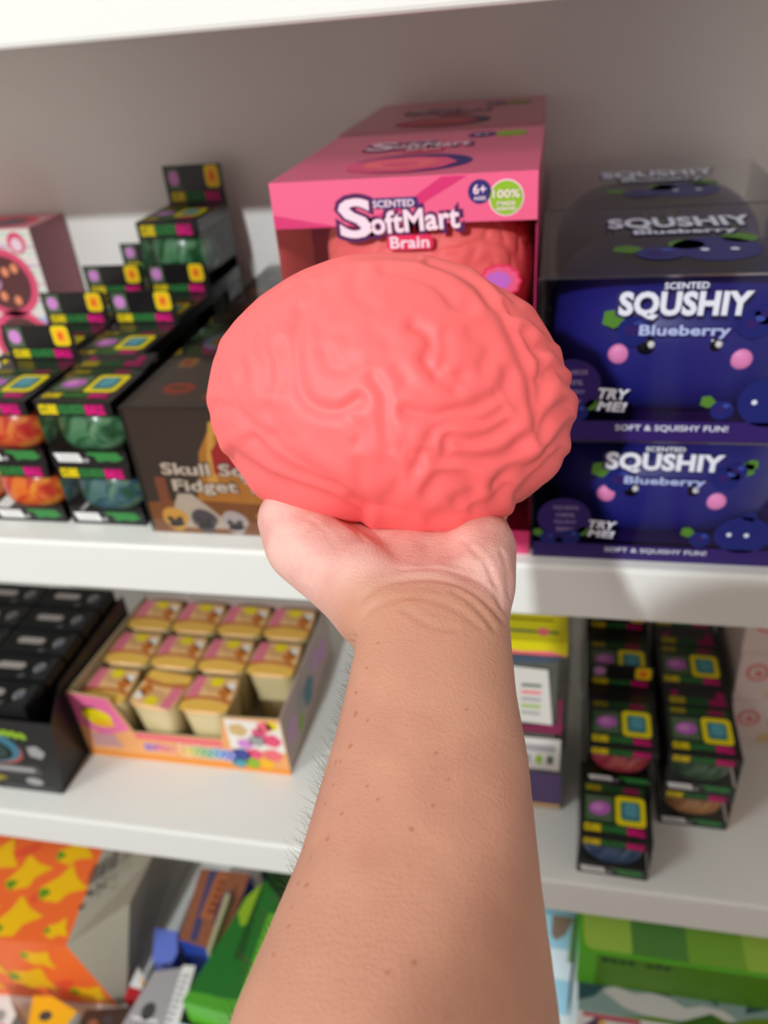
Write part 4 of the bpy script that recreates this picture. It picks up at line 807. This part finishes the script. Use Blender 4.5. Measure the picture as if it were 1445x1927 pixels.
flat('brown_box', 'dark brown box lying in front of the orange bag', 'box', [(-.652, .478), (-.588, .492), (-.562, .488), (-.564, .448), (-.650, .440)], BOT + .045, BOT, mat('umber_card', (70, 48, 40), .4, vary=.3, vscale=60), INK2, lambda b, T: [b.disc(T, -.63 + .02 * k, .462 + .008 * (k % 2), .008, .006, [RUST, DGREY, MAROON, GREYP][k], 1, 12) for k in range(4)])

# ------------------------------------------------------------------ game boxes on the lowest shelf, right of the arm
GAMEZ = BOT
t = thing('game_box', (.0645, .512, BOT), 'large white game box printed with hills and clouds under the green one', 'game box')
Wg, Dg, Hg = .34, .30, .206
b = MB(); b.box(0, Wg, 0, Dg, 0, Hg, PAPERW); T = top(0, 0, Hg); P = front()
SLATE = mat('pine_teal_print', (56, 88, 98), .4); CLOUD = mat('cloud_print', (226, 220, 222), .4); HILL = mat('hill_green_print', (112, 146, 30), .4); HILD = mat('dark_hill_print', (66, 110, 34), .4)
b.rect(T, 0, Wg, 0, Dg, mat('pale_teal_print', (150, 172, 172), .4), 1); b.shape(T, [(0, .012), (.02, .02), (.05, .05), (.04, .08), (0, .08)], SLATE, 2); b.shape(T, [(.08, .022), (.11, .032), (.14, .044), (.17, .030), (.165, .06), (.1, .06)], SLATE, 3); b.shape(T, [(.20, .026), (.26, .045), (.34, .04), (.34, .08), (.22, .08)], SLATE, 2)
b.shape(T, [(.03, .028), (.055, .012), (.08, .006), (.12, .006), (.16, .012), (.19, .016), (.175, .026), (.15, .028), (.13, .022), (.11, .032), (.09, .034), (.07, .030), (.045, .036)], CLOUD, 4)
b.shape(T, [(.05, 0), (.09, .006), (.13, .004), (.16, .020), (.18, .012), (.21, .022), (.27, .030), (.34, .05), (.34, 0)], HILL, 5); b.shape(T, [(.11, 0), (.145, .014), (.16, .020), (.175, .010), (.19, 0)], HILD, 6)
for k, m_ in enumerate((PURP, BERRYL, LGREEN, YEL, ORG)): b.shape(T, [(.035 + .012 * k, .042), (.050 + .012 * k, .036), (.052 + .012 * k, .048), (.038 + .012 * k, .052)], m_, 6)
b.disc(T, .11, .055, .010, .007, ORG, 6); b.rect(T, .20, .225, .036, .048, YEL, 6)
b.rect(P, .006, .075, Hg - .010, Hg - .001, REDP, 1); b.rect(P, .012, .07, Hg - .008, Hg - .003, CRIM, 2); b.rect(P, .02, .13, Hg - .07, Hg - .011, PLUM, 1); b.rect(P, .026, .125, Hg - .066, Hg - .013, CREAM, 2); b.shape(P, [(0, Hg - .05), (.02, Hg - .014), (.03, Hg - .011), (.012, Hg - .06)], PLUM, 2); b.rect(P, .027, .034, Hg - .05, Hg - .014, GOLD, 3)
b.build('carton', t, bevel=.0015)
t = thing('game_box', (.0620, .5470, BOT + Hg), 'long bright green game box with square panels on the hill printed box', 'game box')
b = MB(); Hk = .074; b.box(0, .34, 0, .26, 0, Hk, VGR); T = top(0, 0, Hk); P = front()
LG1 = mat('light_lime_print', (176, 214, 84), .4); LG2 = mat('mid_green_print', (96, 152, 72), .4); LG3 = mat('spring_green_print', (138, 190, 66), .4); DKG = mat('moss_print', (60, 120, 10), .4)
b.rrect(T, .006, .07, .004, .12, .012, LG1, 1)
for k, m_ in enumerate((LG2, LG3, LG1, DKG)): b.rect(T, .064 + .066 * k, .130 + .066 * k, .004, .12, m_, 2)
b.rect(P, 0, .34, 0, Hk - .002, mat('fern_green_print', (84, 140, 18), .4), 1); b.rect(P, 0, .022, 0, Hk - .001, VGR, 2); [b.rrect(P, .028 + .0105 * k, .0365 + .0105 * k, Hk - .017, Hk - .007 - .001 * (k % 3), .002, NGR, 2) for k in range(8) if k != 4]
b.build('carton', t, bevel=.002)
t = thing('picture_pack', (.0, .60, BOT), 'light blue picture pack standing beside the forearm behind the green game box', 'pack')
b = MB(); b.box(-.06, .060, 0, .05, 0, .260, mat('light_blue_card', (150, 204, 226), .4)); T = top(0, 0, .26); P = front(); b.shape(P, [(.030, .262 - .05), (.036, .20), (.048, .215), (.058, .26), (.03, .26)], mat('bear_brown_print', (130, 104, 84), .4), 1); b.rect(P, -.06, .06, .10, .18, ICE, 1); b.shape(P, [(.054, .15), (.06, .15), (.06, .26), (.057, .26)], LG2, 2); b.disc(T, .045, .02, .012, .012, mat('bear_brown_print'), 1); b.build('carton', t)
